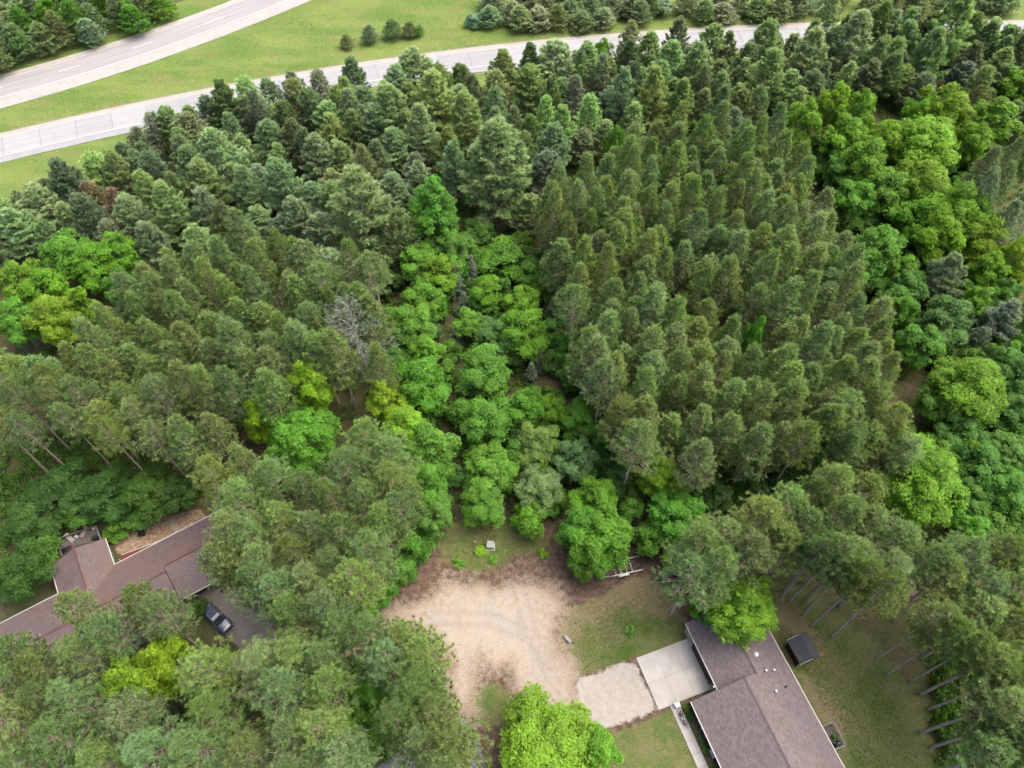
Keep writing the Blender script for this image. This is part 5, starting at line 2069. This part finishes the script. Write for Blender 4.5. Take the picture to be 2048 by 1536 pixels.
D(2048, 700, 34, 8, 'bright', 'mid', 'green tree at the very edge below the grey conifer')
D(1985, 715, 30, 8, 'mid', 'mid', 'shaded tree between grey conifer and round yellow green tree')
D(1880, 900, 36, 6, 'mid', 'small', 'low green tree behind the big bright rounded one')
D(1800, 860, 30, 6, 'dark', 'small', 'dark bush at the right corner of the right pine stand')
D(1985, 1050, 36, 6, 'mid', 'small', 'green bush beside the dark hollow at the right')
D(770, 560, 30, 6, 'dark', 'small', 'dark bush in shade at the foot of the tall plumed pine')
D(960, 455, 30, 6, 'mid', 'small', 'green bush at the foot of the largest white pine')
D(1040, 480, 26, 5, 'mid', 'small', 'small green bush under the right flank of the largest white pine')
# near buildings
D(1096, 1502, 106, 10, 'yellow', 'big', 'big yellow green maple at the bottom edge beside the gravel drive', 0.6)
D(1186, 1508, 50, 9, 'fresh', 'mid', 'greener half crown on the right side of the bottom maple', 0.6)
D(1480, 1215, 66, 12, 'yellow', 'big', 'yellow green maple overhanging the ranch house garage roof')
D(1410, 1215, 32, 8, 'bright', 'mid', 'green tree at the garage corner under the overhanging maple')
D(1230, 290, 22, 14, 'bright', 'mid', 'lone bright green crown among dark pines behind the right stand')
D(1500, 680, 22, 18, 'bright', 'mid', 'lone bright green crown inside the right pine stand')
D(1205, 105, 20, 10, 'fresh', 'mid', 'yellowish crown at the highway edge of the conifer belt')

# weeds in the clearing
for u, v, r, c_, l_ in ((962, 1102, 13, 'lime', 'yellow green weed clump beside the utility box'), (985, 1118, 10, 'bright', 'low green weed clump below the utility box'),
                        (918, 1125, 12, 'bright', 'green weed clump near the sand left of the utility box'), (1085, 1108, 10, 'fresh', 'weed clump at the reddish earth right of the utility box'),
                        (1262, 1262, 11, 'bright', 'green weed tuft in the lawn above the concrete pad')):
    ptree('weed_clump', 'shrub', u, v, r, 0.6, c_, l_, 'weed', 'weed clumps in the clearing', 0.3)

# pale half-bare tree, dry tree, grey conifers, blue spruces
ptree('half_bare_tree', 'bare', 716, 665, 84, 20, 'grey', 'pale half bare tree with grey branches at the edge of the left stand', 'tree', None, 0.66)
ptree('half_bare_tree', 'bare', 752, 730, 46, 14, 'grey', 'second pale half bare tree just below the larger one', 'tree', None, 0.66)
ptree('dry_tree', 'scrub', 190, 395, 36, 9, 'brown', 'dry brownish tree in the conifer belt near the verge', 'tree', None, 0.55)
ptree('dry_tree', 'scrub', 235, 410, 30, 9, 'brown', 'smaller dry brownish tree beside the first one near the verge', 'tree', None, 0.55)
for u, v, r, h, c_, l_ in ((1885, 562, 46, 12, 'grey', 'grey green feathery conifer below the wide yellow tree'), (1992, 655, 46, 12, 'grey', 'grey green feathery conifer near the right picture edge'),
                           (1950, 690, 30, 8, 'grey', 'small grey conifer left of the one near the right edge')):
    ptree('grey_conifer', 'white', u, v, r, h, c_, l_, 'conifer', 'grey feathery conifers', 0.5)
for u, v, r, h, c_, l_ in ((912, 565, 22, 8, 'spruce', 'slender blue grey spruce, larger of the pair in the leafy strip'), (945, 540, 17, 7, 'spruce', 'slender blue grey spruce, smaller of the pair in the strip'),
                           (928, 610, 20, 6, 'spruce', 'blue grey spruce just above the brown gap'), (1076, 720, 20, 6, 'grey', 'grey brown young conifer in the strip near the right stand'),
                           (1062, 745, 16, 5, 'grey', 'small grey young conifer beside the bluish bush'), (1150, 750, 18, 6, 'spruce', 'grey green young conifer at the foot of the right stand'),
                           (1105, 620, 18, 7, 'grey', 'thin grey conifer between light tree and right stand'), (910, 675, 16, 5, 'grey', 'thin grey conifer leaning over the brown gap')):
    ptree('young_spruce', 'spruce', u, v, r, h, c_, l_, 'conifer', 'young conifers in the leafy strip', 0.45)

BASES[:] = [(a_, b_, min(c_, 2.6)) for a_, b_, c_ in BASES]
# white pines in the belt along the highway
WP = [(997, 345, 78, 19, 'largest white pine, standing alone at the head of the leafy strip'), (912, 350, 36, 13, 'slender bluish white pine left of the largest one'),
      (722, 430, 70, 18, 'tall plumed white pine at the head of the left pine stand'), (450, 335, 54, 15, 'broad white pine in the belt above the left stand'),
      (415, 385, 42, 13, 'white pine just below the broad one above the left stand'), (575, 390, 42, 14, 'light tipped white pine midway above the left stand'),
      (500, 400, 38, 13, 'white pine between the broad and the light tipped ones'), (245, 355, 34, 11, 'white pine with pale top by the verge, near the dry tree'),
      (308, 400, 32, 12, 'slim white pine right of the dry tree'), (350, 430, 42, 13, 'pale plumed white pine above the left stand corner'),
      (90, 420, 48, 10, 'low broad white pine by the meadow verge'), (40, 470, 48, 10, 'low white pine at the left picture edge'),
      (150, 450, 34, 9, 'small white pine above the far left leafy group'), (785, 240, 50, 14, 'white pine with yellow tips near the middle of the belt'),
      (870, 215, 48, 14, 'rounded white pine behind the slender bluish one'), (935, 250, 40, 13, 'white pine between the rounded and the largest ones'),
      (705, 240, 34, 12, 'green white pine left of the yellow tipped one'), (830, 160, 50, 12, 'dark topped white pine at the highway edge'),
      (760, 265, 34, 12, 'small white pine below the yellow tipped one'), (845, 275, 36, 13, 'white pine in the hollow left of the slender one'),
      (1110, 145, 50, 13, 'broad white pine at the highway, right of the leafy strip head'), (1170, 145, 40, 12, 'white pine touching the broad one at the highway'),
      (1005, 150, 34, 10, 'white pine standing against the open road'), (1060, 190, 42, 12, 'white pine behind the largest one'),
      (1242, 205, 34, 14, 'light plumed white pine behind the right stand, left of two'), (1300, 205, 38, 14, 'light plumed white pine behind the right stand, right of two'),
      (1335, 150, 44, 13, 'tall white pine with pale arms near the road'), (1385, 150, 40, 13, 'white pine with bright right flank near the road'),
      (1420, 105, 34, 12, 'white pine cutting into the road, left of the gap'), (1525, 105, 38, 13, 'white pine cutting into the road, right of the gap'),
      (1530, 165, 42, 13, 'white pine below the road gap'), (1610, 125, 42, 14, 'leaning white pine right of the road gap'),
      (1650, 50, 28, 14, 'thin white pine reaching above the far verge'), (1700, 100, 48, 15, 'broad white pine hiding the road on the right'),
      (1745, 70, 32, 14, 'white pine beside the broad one hiding the road'), (1890, 75, 52, 17, 'tall white pine at the top right'),
      (1850, 130, 42, 14, 'white pine below the tall one at the top right'), (640, 330, 38, 12, 'white pine between the tall plumed one and the belt'),
      (370, 300, 26, 9, 'bright small white pine close to the road shoulder'), (465, 270, 26, 9, 'small white pine in the belt near the road shoulder')]
for u, v, r, h, l_ in WP:
    ptree('white_pine', 'white', u, v, r * 1.1, h * 1.12, 'white', l_, 'pine tree', None, 0.5, 0.14)

# shrubs in the median and the tree line beyond the road
for u, v, r, h, key, c_, l_ in ((694, 82, 17, 3.2, 'scrub', 'dusk', 'roundish dark conifer bush, first of the row in the median'), (738, 68, 19, 4.5, 'scrub', 'dusk', 'pointed dark conifer bush, second of the row in the median'),
                                (785, 58, 22, 4.5, 'scrub', 'dusk', 'bushy green conifer, third of the row in the median'), (818, 58, 18, 4, 'scrub', 'dusk', 'dark conifer bush joined to the third of the median row'),
                                (838, 62, 12, 2.5, 'shrub', 'mid', 'low bush at the end of the median row')):
    ptree('median_bush', key, u, v, r, h, c_, l_, 'bush', 'bushes in the grass median', 0.5)
for u, v, r, h, l_ in ((950, 40, 19, 3.5, 'silvery green willow bush at the edge of the far conifers'), (1325, 12, 24, 4.5, 'silvery green bush in the tree line beyond the road'), (1622, 8, 18, 4, 'bright teal green bush beyond the road on the right')):
    ptree('silver_bush', 'small', u, v, r, h, 'silver', l_, 'bush', None, 0.5)

# ------------------------------------------------------------------ pines that fill the stands
BUILT = [((-39.8, 12), (0, 0))]


def in_building(x, y, pad=1.2):
    a = x * AX.x + y * AX.y
    b = x * BX.x + y * BX.y
    if -20.5 - pad < a < 20 and 23.5 - pad < b < 43.5 + pad:
        return True
    c = x * CX.x + y * CX.y
    n = x * NX.x + y * NX.y
    if -41.5 - pad < c < -10 + pad and 48.8 - pad < n < 61.5 + pad:
        return True
    if wc0 - pad < c < wc1 + pad and 60 < n < 71:
        return True
    if math.hypot(x - cx_, y - cy_) < 3.2:
        return True
    return False


Z_OPEN = W([(760, 1238), (838, 1207), (893, 1163), (982, 1172), (1077, 1163), (1125, 1187), (1165, 1404), (1110, 1460), (1009, 1345), (940, 1440), (890, 1320), (835, 1280)])
Z_DRIVE = W([(385, 1195), (438, 1160), (490, 1165), (600, 1280), (650, 1345), (600, 1390), (440, 1280)])
KEEPOUT = [Z_OPEN, Z_LAWN1, Z_GRAV, Z_LAWN3, street_ring]


def clear_of(x, y, d, r, tight=1.0):
    for bx_, by_, br_ in BASES:
        if (bx_ - x) ** 2 + (by_ - y) ** 2 < max(d, (br_ * 0.62 + r * 0.45) * tight) ** 2:
            return False
    return True


def fill(poly, zref, spacing, key, hrange, rrange, col, name, cat, labeler, rot=0.35, jit=0.5, excl=(), var=0.14, keep=1.0, check=True, tight=1.0):
    xs = [P(u, v, zref) for u, v in poly]
    x0, x1 = min(p[0] for p in xs), max(p[0] for p in xs)
    y0, y1 = min(p[1] for p in xs), max(p[1] for p in xs)
    cx0, cy0 = (x0 + x1) / 2, (y0 + y1) / 2
    rad = math.hypot(x1 - x0, y1 - y0) / 2 + spacing
    n = int(rad / spacing) + 1
    out = 0
    rs = random.Random(len(poly) * 31 + int(spacing * 100))
    ca, sa = math.cos(rot), math.sin(rot)
    for i in range(-n, n + 1):
        for k in range(-n, n + 1):
            px = i * spacing + (0.5 * spacing if k % 2 else 0) + rs.uniform(-jit, jit) * spacing * 0.5
            py = k * spacing * 0.88 + rs.uniform(-jit, jit) * spacing * 0.5
            x_, y_ = cx0 + px * ca - py * sa, cy0 + px * sa + py * ca
            u, v, _ = Q(x_, y_, zref)
            if not in_poly(u, v, poly) or rs.random() > keep:
                continue
            if any(((u - e[0]) / e[2]) ** 2 + ((v - e[1]) / e[3]) ** 2 < 1 for e in excl):
                continue
            if in_building(x_, y_):
                continue
            if any(in_poly(x_, y_, kp) for kp in KEEPOUT):
                continue
            r_ = rs.uniform(*rrange)
            if check and not clear_of(x_, y_, spacing * 0.6, r_, tight):
                continue
            lab, grp = labeler(u, v)
            tree(name, key(u, v) if callable(key) else key, x_, y_, rs.uniform(*hrange), r_, col if isinstance(col, str) else rs.choice(col), lab, cat, grp, var)
            out += 1
    return out


cnt = {}
# trunks seen standing at the back yard of the ranch house
for u, v in ((1606, 1230), (1621, 1252), (1662, 1273), (1753, 1316), (1776, 1346), (1821, 1362), (1842, 1388), (1857, 1418), (1842, 1465), (1560, 1196), (1900, 1540), (1580, 1200)):
    x_, y_ = P(u, v)
    tree('red_pine', 'redhigh', x_, y_, random.uniform(19.5, 22), random.uniform(2.8, 3.7), 'red', 'tall pine with bare trunk rising from the lawn edge behind the shed', 'pine tree', 'pines along the back lawn')
    cnt['yard'] = cnt.get('yard', 0) + 1

PR = [(1075, 410), (1100, 370), (1190, 305), (1290, 235), (1420, 245), (1560, 255), (1600, 300), (1640, 360), (1690, 440), (1710, 540), (1770, 600), (1800, 680), (1850, 760), (1850, 830), (1800, 905),
      (1700, 910), (1600, 935), (1480, 955), (1400, 970), (1290, 920), (1240, 860), (1205, 790), (1180, 720), (1160, 650), (1120, 560), (1085, 480)]


def lab_right(u, v):
    row = 'far' if v < 430 else 'middle' if v < 700 else 'near'
    e0 = 1075 + (v - 410) * 0.3
    side = 'toward the leafy strip' if u < e0 + 190 else 'toward the golden leafy trees' if u > e0 + 420 else 'in its core'
    return 'pine in the %s rows of the dense right stand, %s' % (row, side), '%s rows of the right stand %s' % (row, side)


cnt['PR'] = fill(PR, 15.0, 4.35, 'red', (15.5, 21), (2.5, 3.7), 'red', 'red_pine', 'pine tree', lab_right, 0.32, 0.45, [(1348, 560, 34, 30)], tight=0.8)
PL = [(190, 610), (270, 530), (400, 485), (520, 465), (640, 525), (720, 560), (765, 640), (780, 720), (745, 790), (680, 790), (640, 730), (570, 745), (545, 800), (490, 800), (485, 880), (520, 930), (440, 930),
      (360, 890), (300, 905), (200, 880), (100, 880), (-40, 880), (-40, 690), (60, 690), (150, 690)]


def lab_left(u, v):
    if v < 640:
        return 'pine in the far rows of the dense left stand', 'far rows of the left pine stand'
    if u < 260:
        return 'pine with slanting bare trunk in the outer part of the left stand', 'outer left part of the left pine stand'
    return 'pine in the near rows of the dense left stand', 'near rows of the left pine stand'


cnt['PL'] = fill(PL, 15.0, 4.5, lambda u, v: 'redhigh' if u < 330 and v > 740 else 'red', (15, 20.5), (2.5, 3.8), 'red', 'red_pine', 'pine tree', lab_left, 0.18, 0.5, tight=0.8)
FL = [(420, 960), (520, 930), (600, 960), (690, 930), (705, 830), (790, 870), (830, 960), (825, 1060), (800, 1110), (760, 1170), (640, 1200), (540, 1180), (440, 1150), (405, 1050)]
FLP = [(452, 1075), (450, 1125), (505, 1170), (585, 1225), (640, 1230), (600, 1300), (530, 1320), (425, 1040), (470, 1000), (540, 965), (610, 975), (665, 995), (560, 1040), (500, 1070), (620, 1055), (690, 1060), (740, 1000), (790, 960), (760, 1060), (800, 1010), (735, 1110), (665, 1120), (590, 1110), (530, 1130), (475, 1120),
       (625, 1165), (700, 1165), (560, 1190), (735, 875), (775, 915), (690, 945), (430, 960), (385, 930)]
FBP = [(405, 1345), (44, 1308), (85, 1345), (171, 1228), (273, 1215), (322, 1235), (171, 1308), (215, 1270), (666, 1245), (650, 1315), (554, 1394), (663, 1380),
       (85, 1404), (143, 1404), (20, 1370), (256, 1455), (427, 1438), (581, 1472), (650, 1455), (120, 1472), (205, 1517), (308, 1517), (393, 1507), (495, 1505), (598, 1540), (683, 1540), (20, 1450), (40, 1530),
       (725, 1267), (804, 1275), (840, 1310), (776, 1325), (828, 1370), (800, 1430), (870, 1420), (845, 1490), (896, 1480), (880, 1540)]


def hand(lst, lab, grp):
    k = 0
    for u, v in lst:
        h = random.uniform(18.0, 20.0)
        x_, y_ = P(u, v, h * 0.79)
        while in_building(x_, y_, 0.6) and h < 25:
            h += 0.5
            x_, y_ = P(u, v, h * 0.79)
        if in_building(x_, y_, 0.3):
            continue
        tree('red_pine', 'redhigh' if (u > 1780 and v > 1100) else ('redwide', 'redwide', 'redhigh'), x_, y_, h, random.uniform(3.0, 4.3), 'red', lab(u, v)[0], 'pine tree', lab(u, v)[1], 0.2)
        k += 1
    return k


cnt['PRx'] = hand([(1640, 850), (1690, 830), (1745, 800), (1785, 850), (1700, 885), (1600, 890), (1205, 765), (1240, 835), (1185, 690), (1270, 885), (1150, 610)], lambda u, v: ('pine on the leafy strip edge of the right stand' if u < 1400 else 'pine at the near right corner of the right stand', 'edge pines of the right stand %s' % ('by the strip' if u < 1400 else 'near corner')), '')
cnt['PLx'] = hand([(610, 525), (640, 560), (690, 520), (745, 545), (625, 640), (640, 700)], lambda u, v: ('pine beside the pale half bare tree at the edge of the left stand', 'pines beside the half bare tree'), '')
cnt['FL'] = hand(FLP, lambda u, v: ('broad pine between mulch yard and clearing, on the %s' % ('far side by the leafy trees' if v < 1010 else 'near side'), 'pines between mulch yard and clearing, %s' % ('far side' if v < 1010 else 'near side')), '')
cnt['FB'] = hand(FBP, lambda u, v: (('broad pine rising over the front slope of the woodland house', 'pines over the woodland house') if u < 420 and v < 1345 else ('broad pine beside the sand and the street end', 'pines beside the street end') if u > 700 else ('broad pine at the bottom left, below the woodland house', 'pines at the bottom left')), '')
RB = [(1370, 1090), (1430, 1040), (1550, 1010), (1610, 960), (1700, 960), (1760, 1060), (1880, 1080), (1990, 1090), (2120, 1100), (2120, 1620), (2000, 1600), (1960, 1480), (1900, 1350), (1850, 1250), (1740, 1190), (1640, 1130), (1560, 1120), (1480, 1130), (1390, 1180), (1340, 1160)]
RBP = [(1400, 1095), (1450, 1070), (1515, 1045), (1570, 1015), (1560, 1080), (1500, 1110), (1440, 1140), (1385, 1150), (1610, 1055), (1625, 1000), (1670, 985), (1725, 985), (1680, 1040), (1730, 1060), (1640, 1100), (1700, 1110), (1780, 1075), (1770, 1130),
       (1850, 1120), (1890, 1165), (1935, 1115), (1995, 1110), (2050, 1130), (1960, 1180), (2030, 1180), (1965, 1245), (2020, 1250), (2000, 1310), (2050, 1320), (2050, 1390), (1990, 1450), (2040, 1470), (1970, 1520), (2040, 1540), (2080, 1250), (2090, 1450)]
cnt['RB'] = hand(RBP, lambda u, v: ('broad pine above the garage, beside the lawn', 'pines above the garage') if u < 1600 else ('broad pine in front of the big bright rounded tree, above the shed', 'pines above the shed') if v < 1140 and u < 1800 else ('broad pine in the woods right of the back lawn', 'pines right of the back lawn'), '')
RE = [(1930, 330), (1990, 290), (2060, 300), (2090, 480), (2010, 470), (1950, 400)]
cnt['RE'] = fill(RE, 13.0, 4.6, 'red', (15, 18), (2.6, 3.2), 'dusk', 'red_pine', 'pine tree', lambda u, v: ('dull brownish pine at the right picture edge beside the golden group', 'dull pines beside the golden group'), 0.2, 0.5)

BELT = [(-60, 480), (0, 410), (60, 395), (150, 360), (230, 315), (330, 265), (420, 225), (480, 205), (640, 185), (700, 165), (800, 140), (950, 148), (1050, 130), (1150, 100), (1280, 75), (1400, 80), (1600, 75), (1750, 55), (1900, 55), (2048, 75), (2100, 75), (2100, 290),
        (1990, 195), (1880, 165), (1760, 175), (1640, 175), (1560, 245), (1420, 240), (1290, 230), (1190, 295), (1080, 370), (1060, 430), (960, 400), (900, 360), (850, 350), (800, 400), (800, 540), (740, 570), (640, 520), (520, 455), (400, 475), (280, 500), (180, 470), (60, 480), (-60, 560)]


def lab_belt(u, v):
    if u < 700:
        return 'dark scrubby pine in the conifer belt between left stand and highway', 'scrub pines left part of the belt'
    if u < 1250:
        return 'dark scrubby pine in the belt between leafy strip and highway', 'scrub pines middle part of the belt'
    return 'dark pine in the belt between right stand and highway', 'scrub pines right part of the belt'


cnt['BELT'] = fill(BELT, 7.5, 4.9, ('scrub', 'white', 'white', 'white'), (9.0, 14.0), (3.0, 4.4), ('scrub', 'white', 'dusk', 'white', 'grey', 'scrub'), 'scrub_pine', 'scrub pine', lab_belt, 0.25, 0.7, var=0.22)
for k_, (u, v, r_, h_) in enumerate(((50, 425, 30, 8), (105, 392, 30, 8), (150, 372, 28, 8), (205, 350, 30, 8), (255, 322, 28, 8), (285, 296, 28, 8), (318, 276, 28, 8), (345, 258, 26, 8), (385, 245, 28, 9), (425, 232, 28, 9), (460, 222, 28, 9), (500, 208, 28, 9), (545, 200, 28, 9), (590, 195, 26, 9), (640, 185, 26, 9), (20, 450, 34, 8), (75, 440, 30, 8))):
    ptree('scrub_pine', ('scrub', 'white', 'scrub')[k_ % 3], u, v + (k_ * 37 % 13) - 6, r_ * (1.15 + 0.12 * (k_ % 4)), h_ + (k_ * 5 % 4), ('scrub', 'dusk', 'grey', 'white')[k_ % 4], 'grey green scrub pine at the road edge of the belt, left part', 'scrub pine', 'scrub pines at the road edge', 0.5, 0.2)
for k_, (u, v, r_, h_) in enumerate(((1655, 85, 34, 14), (1690, 60, 30, 14), (1735, 50, 32, 15), (1775, 60, 34, 15), (1810, 55, 32, 15), (1850, 60, 32, 15), (1935, 60, 34, 15), (1970, 72, 32, 14), (2005, 80, 32, 13), (2050, 85, 30, 12), (1780, 110, 34, 14), (1930, 120, 34, 14), (1990, 130, 34, 13), (1580, 95, 30, 12))):
    ptree('scrub_pine', ('scrub', 'white')[k_ % 2], u, v + 14, r_ * 1.1, h_ - 1.5, ('scrub', 'white', 'dusk')[k_ % 3], 'dark pine hiding the road at the upper right', 'scrub pine', 'pines hiding the road at the upper right', 0.55, 0.2)
STRIP = [(820, 470), (1060, 450), (1085, 520), (1110, 600), (1160, 700), (1205, 800), (1250, 900), (1280, 1000), (1250, 1040), (1100, 1030), (1020, 1000), (930, 1020), (880, 1100), (800, 1180), (760, 1210), (830, 1060), (840, 960), (770, 860), (750, 780), (790, 640)]
cnt['STRIP'] = fill(STRIP, 3.0, 4.9, 'small', (3, 7.0), (1.3, 2.7), ('bright', 'mid', 'mid', 'dark', 'blue'), 'sapling', 'sapling', lambda u, v: ('green sapling filling in between the larger trees of the leafy strip', 'saplings in the leafy strip'), 0.3, 0.7, [(912, 690, 26, 45), (1188, 790, 24, 24), (925, 1010, 30, 60), (1065, 745, 22, 22)], 0.2, check=False)
GROVE = [(1620, 270), (1760, 250), (1960, 260), (2000, 330), (1930, 400), (2040, 520), (2060, 720), (2050, 1000), (1940, 1040), (1860, 860), (1880, 800), (1800, 640), (1730, 560), (1700, 440), (1640, 340)]
cnt['GROVE'] = fill(GROVE, 4.0, 5.4, 'small', (5, 8), (2.4, 3.4), ('mid', 'bright', 'dark', 'mid'), 'sapling', 'sapling', lambda u, v: ('green understory sapling among the trees right of the pine stand', 'saplings right of the pine stand'), 0.3, 0.7, (), 0.2, check=False)
FARW = [(-60, 150), (0, 105), (120, 70), (250, 32), (330, -5), (400, -22), (-60, -22)]
cnt['FARW'] = fill(FARW, 5.0, 5.2, 'scrub', (6, 10), (3.0, 4.2), ('dusk', 'grey', 'mid', 'dusk'), 'scrub_pine', 'scrub pine', lambda u, v: ('dark conifer in the wood beyond the far highway', 'conifers beyond the far highway'), 0.4, 0.7, var=0.25, check=False)
for u, v, r, c_, l_ in ((70, 12, 34, 'bright', 'bright green tree in the wood beyond the far highway'), (30, 80, 22, 'mid', 'green tree at the corner of the wood beyond the far highway'), (250, 15, 20, 'mid', 'green bush in the wood edge beside the far highway')):
    D(u, v, r, 8, c_, 'mid', l_)
FART = [(968, 46), (1060, 52), (1180, 38), (1300, 22), (1460, 22), (1600, 18), (1800, 8), (2048, 12), (2048, -22), (960, -22)]
cnt['FART'] = fill(FART, 3.0, 5.0, 'scrub', (4.5, 7.0), (3.0, 4.0), ('dusk', 'scrub', 'grey'), 'scrub_pine', 'scrub pine', lambda u, v: ('dark conifer in the tree line beyond the near highway', 'conifers beyond the near highway'), 0.1, 0.6, var=0.25, check=True)
print('TREES', NTREE[0], cnt, 'red total', sum(v for k, v in cnt.items() if k in ('yard', 'PR', 'PL', 'FL', 'FB', 'RB', 'RE')))

# ------------------------------------------------------------------ undergrowth and meadow plants (uncountable)
rng = np.random.default_rng(77)


def scatter_leaves(name, pts, h, spread, per, size, colattr, mat, label, cat):
    n = len(pts)
    c = np.repeat(pts, per, 0)
    d = unit(rng.normal(size=(len(c), 3)) + np.array([0, 0, 0.7]))
    hh = np.repeat(h, per)[:, None]
    c = c + d * np.repeat(spread, per)[:, None] * rng.uniform(0.3, 1, (len(c), 1)) * np.array([1, 1, 0]) + np.array([0, 0, 1]) * hh * rng.uniform(0.15, 1, (len(c), 1))
    V, Fc, at = leaves(c, d + rng.normal(0, 0.4, d.shape), size, rng, np.clip(np.repeat(rng.uniform(0.1, 0.9, n), per) + rng.uniform(-0.2, 0.2, n * per), 0, 1), (rng.random(n * per) < 0.15) * 0.6)
    o = obj(name, fast_mesh(name, V, Fc, at), None, mat)
    o.color = (*colattr, 1)
    props(o, label, cat, None, 'stuff')
    return o


def spots(poly, n, z=0.0):
    w_ = np.array([P(u, v, z) for u, v in poly])
    lo, hi = w_.min(0), w_.max(0)
    out = []
    tries = 0
    while len(out) < n and tries < n * 30:
        tries += 1
        x_, y_ = rng.uniform(lo[0], hi[0]), rng.uniform(lo[1], hi[1])
        if in_poly(x_, y_, [tuple(q) for q in w_]) and not in_building(x_, y_, 0.3) and not any(in_poly(x_, y_, kp) for kp in KEEPOUT):
            out.append((x_, y_, 0.0))
    return np.array(out)


KEEPOUT = KEEPOUT + [Z_DRIVE, Z_SAND]
pts = np.concatenate([spots([(0, 900), (120, 860), (380, 920), (420, 1010), (200, 1050), (100, 1130), (0, 1180)], 500), spots([(1300, 900), (1850, 860), (2048, 800), (2048, 1150), (1850, 1150), (1600, 1100), (1400, 1080)], 1000),
                      spots([(820, 520), (1060, 520), (1180, 800), (1260, 1000), (1100, 1040), (900, 1040), (840, 800)], 520), spots([(430, 1180), (760, 1200), (880, 1400), (920, 1536), (100, 1536), (300, 1400)], 350),
                      spots([(1850, 1250), (2048, 1200), (2048, 1536), (1880, 1536)], 600), spots([(0, 600), (800, 600), (700, 900), (0, 900)], 300), spots([(1100, 450), (1750, 450), (1850, 850), (1250, 850)], 220), spots([(1650, 300), (2048, 300), (2048, 850), (1850, 800)], 700), spots([(0, 470), (500, 330), (1000, 260), (1500, 200), (2048, 170), (2048, 330), (1500, 350), (1000, 480), (500, 520)], 1500), spots([(600, 480), (820, 480), (830, 700), (700, 800)], 250)])
scatter_leaves('undergrowth', pts, rng.uniform(0.3, 1.8, len(pts)), rng.uniform(0.4, 1.5, len(pts)), 60, 0.3, (0.075, 0.155, 0.022), MAT['leaf'], 'low green undergrowth on the forest floor', 'undergrowth')


def grass(name, pts, hgt, per, col, label):
    n = len(pts)
    C = pts + np.array([0, 0, -0.03])
    V, Fc, at = blades(C, np.tile([0, 0, 1.0], (n, 1)), per, hgt, 0.09, 0.05, 0.9, rng, rng.uniform(0, 1, n), rng.uniform(0, 1, n))
    o = obj(name, fast_mesh(name, V, Fc, at), None, MAT['leaf'])
    o.color = (*col, 1)
    props(o, label, 'grass', None, 'stuff')


def on_road(x_, y_):
    o1 = e_top(x_) - y_
    o2 = f_top(x_) - y_
    if -0.5 < o1 < 12.0:
        return True
    if x_ < -15 and -0.8 < o2 < 17.5:
        return True
    return False


gp = spots([(-40, 420), (0, 330), (0, 120), (450, 5), (960, 0), (2060, 20), (2060, 75), (1500, 110), (900, 165), (500, 240), (250, 320)], 9000)
gp = gp[[not on_road(a_[0], a_[1]) for a_ in gp]]
grass('meadow_grass', gp, 0.18, 6, (0.26, 0.33, 0.085), 'tall meadow grass on the verges and median')
KEEP2 = KEEPOUT
KEEPOUT = [Z_SAND, Z_GRAV, street_ring]
lp = np.concatenate([spots([(1545, 1170), (1650, 1250), (1770, 1370), (1850, 1536), (1700, 1536), (1620, 1440), (1560, 1340)], 2500), spots([(875, 1070), (1000, 1035), (1100, 1090), (985, 1145), (905, 1130)], 1400),
                     spots([(1130, 1230), (1290, 1150), (1375, 1250), (1272, 1312), (1160, 1350)], 1600)])
grass('lawn_grass', lp, 0.09, 6, (0.17, 0.17, 0.05), 'short patchy lawn grass round the clearing')
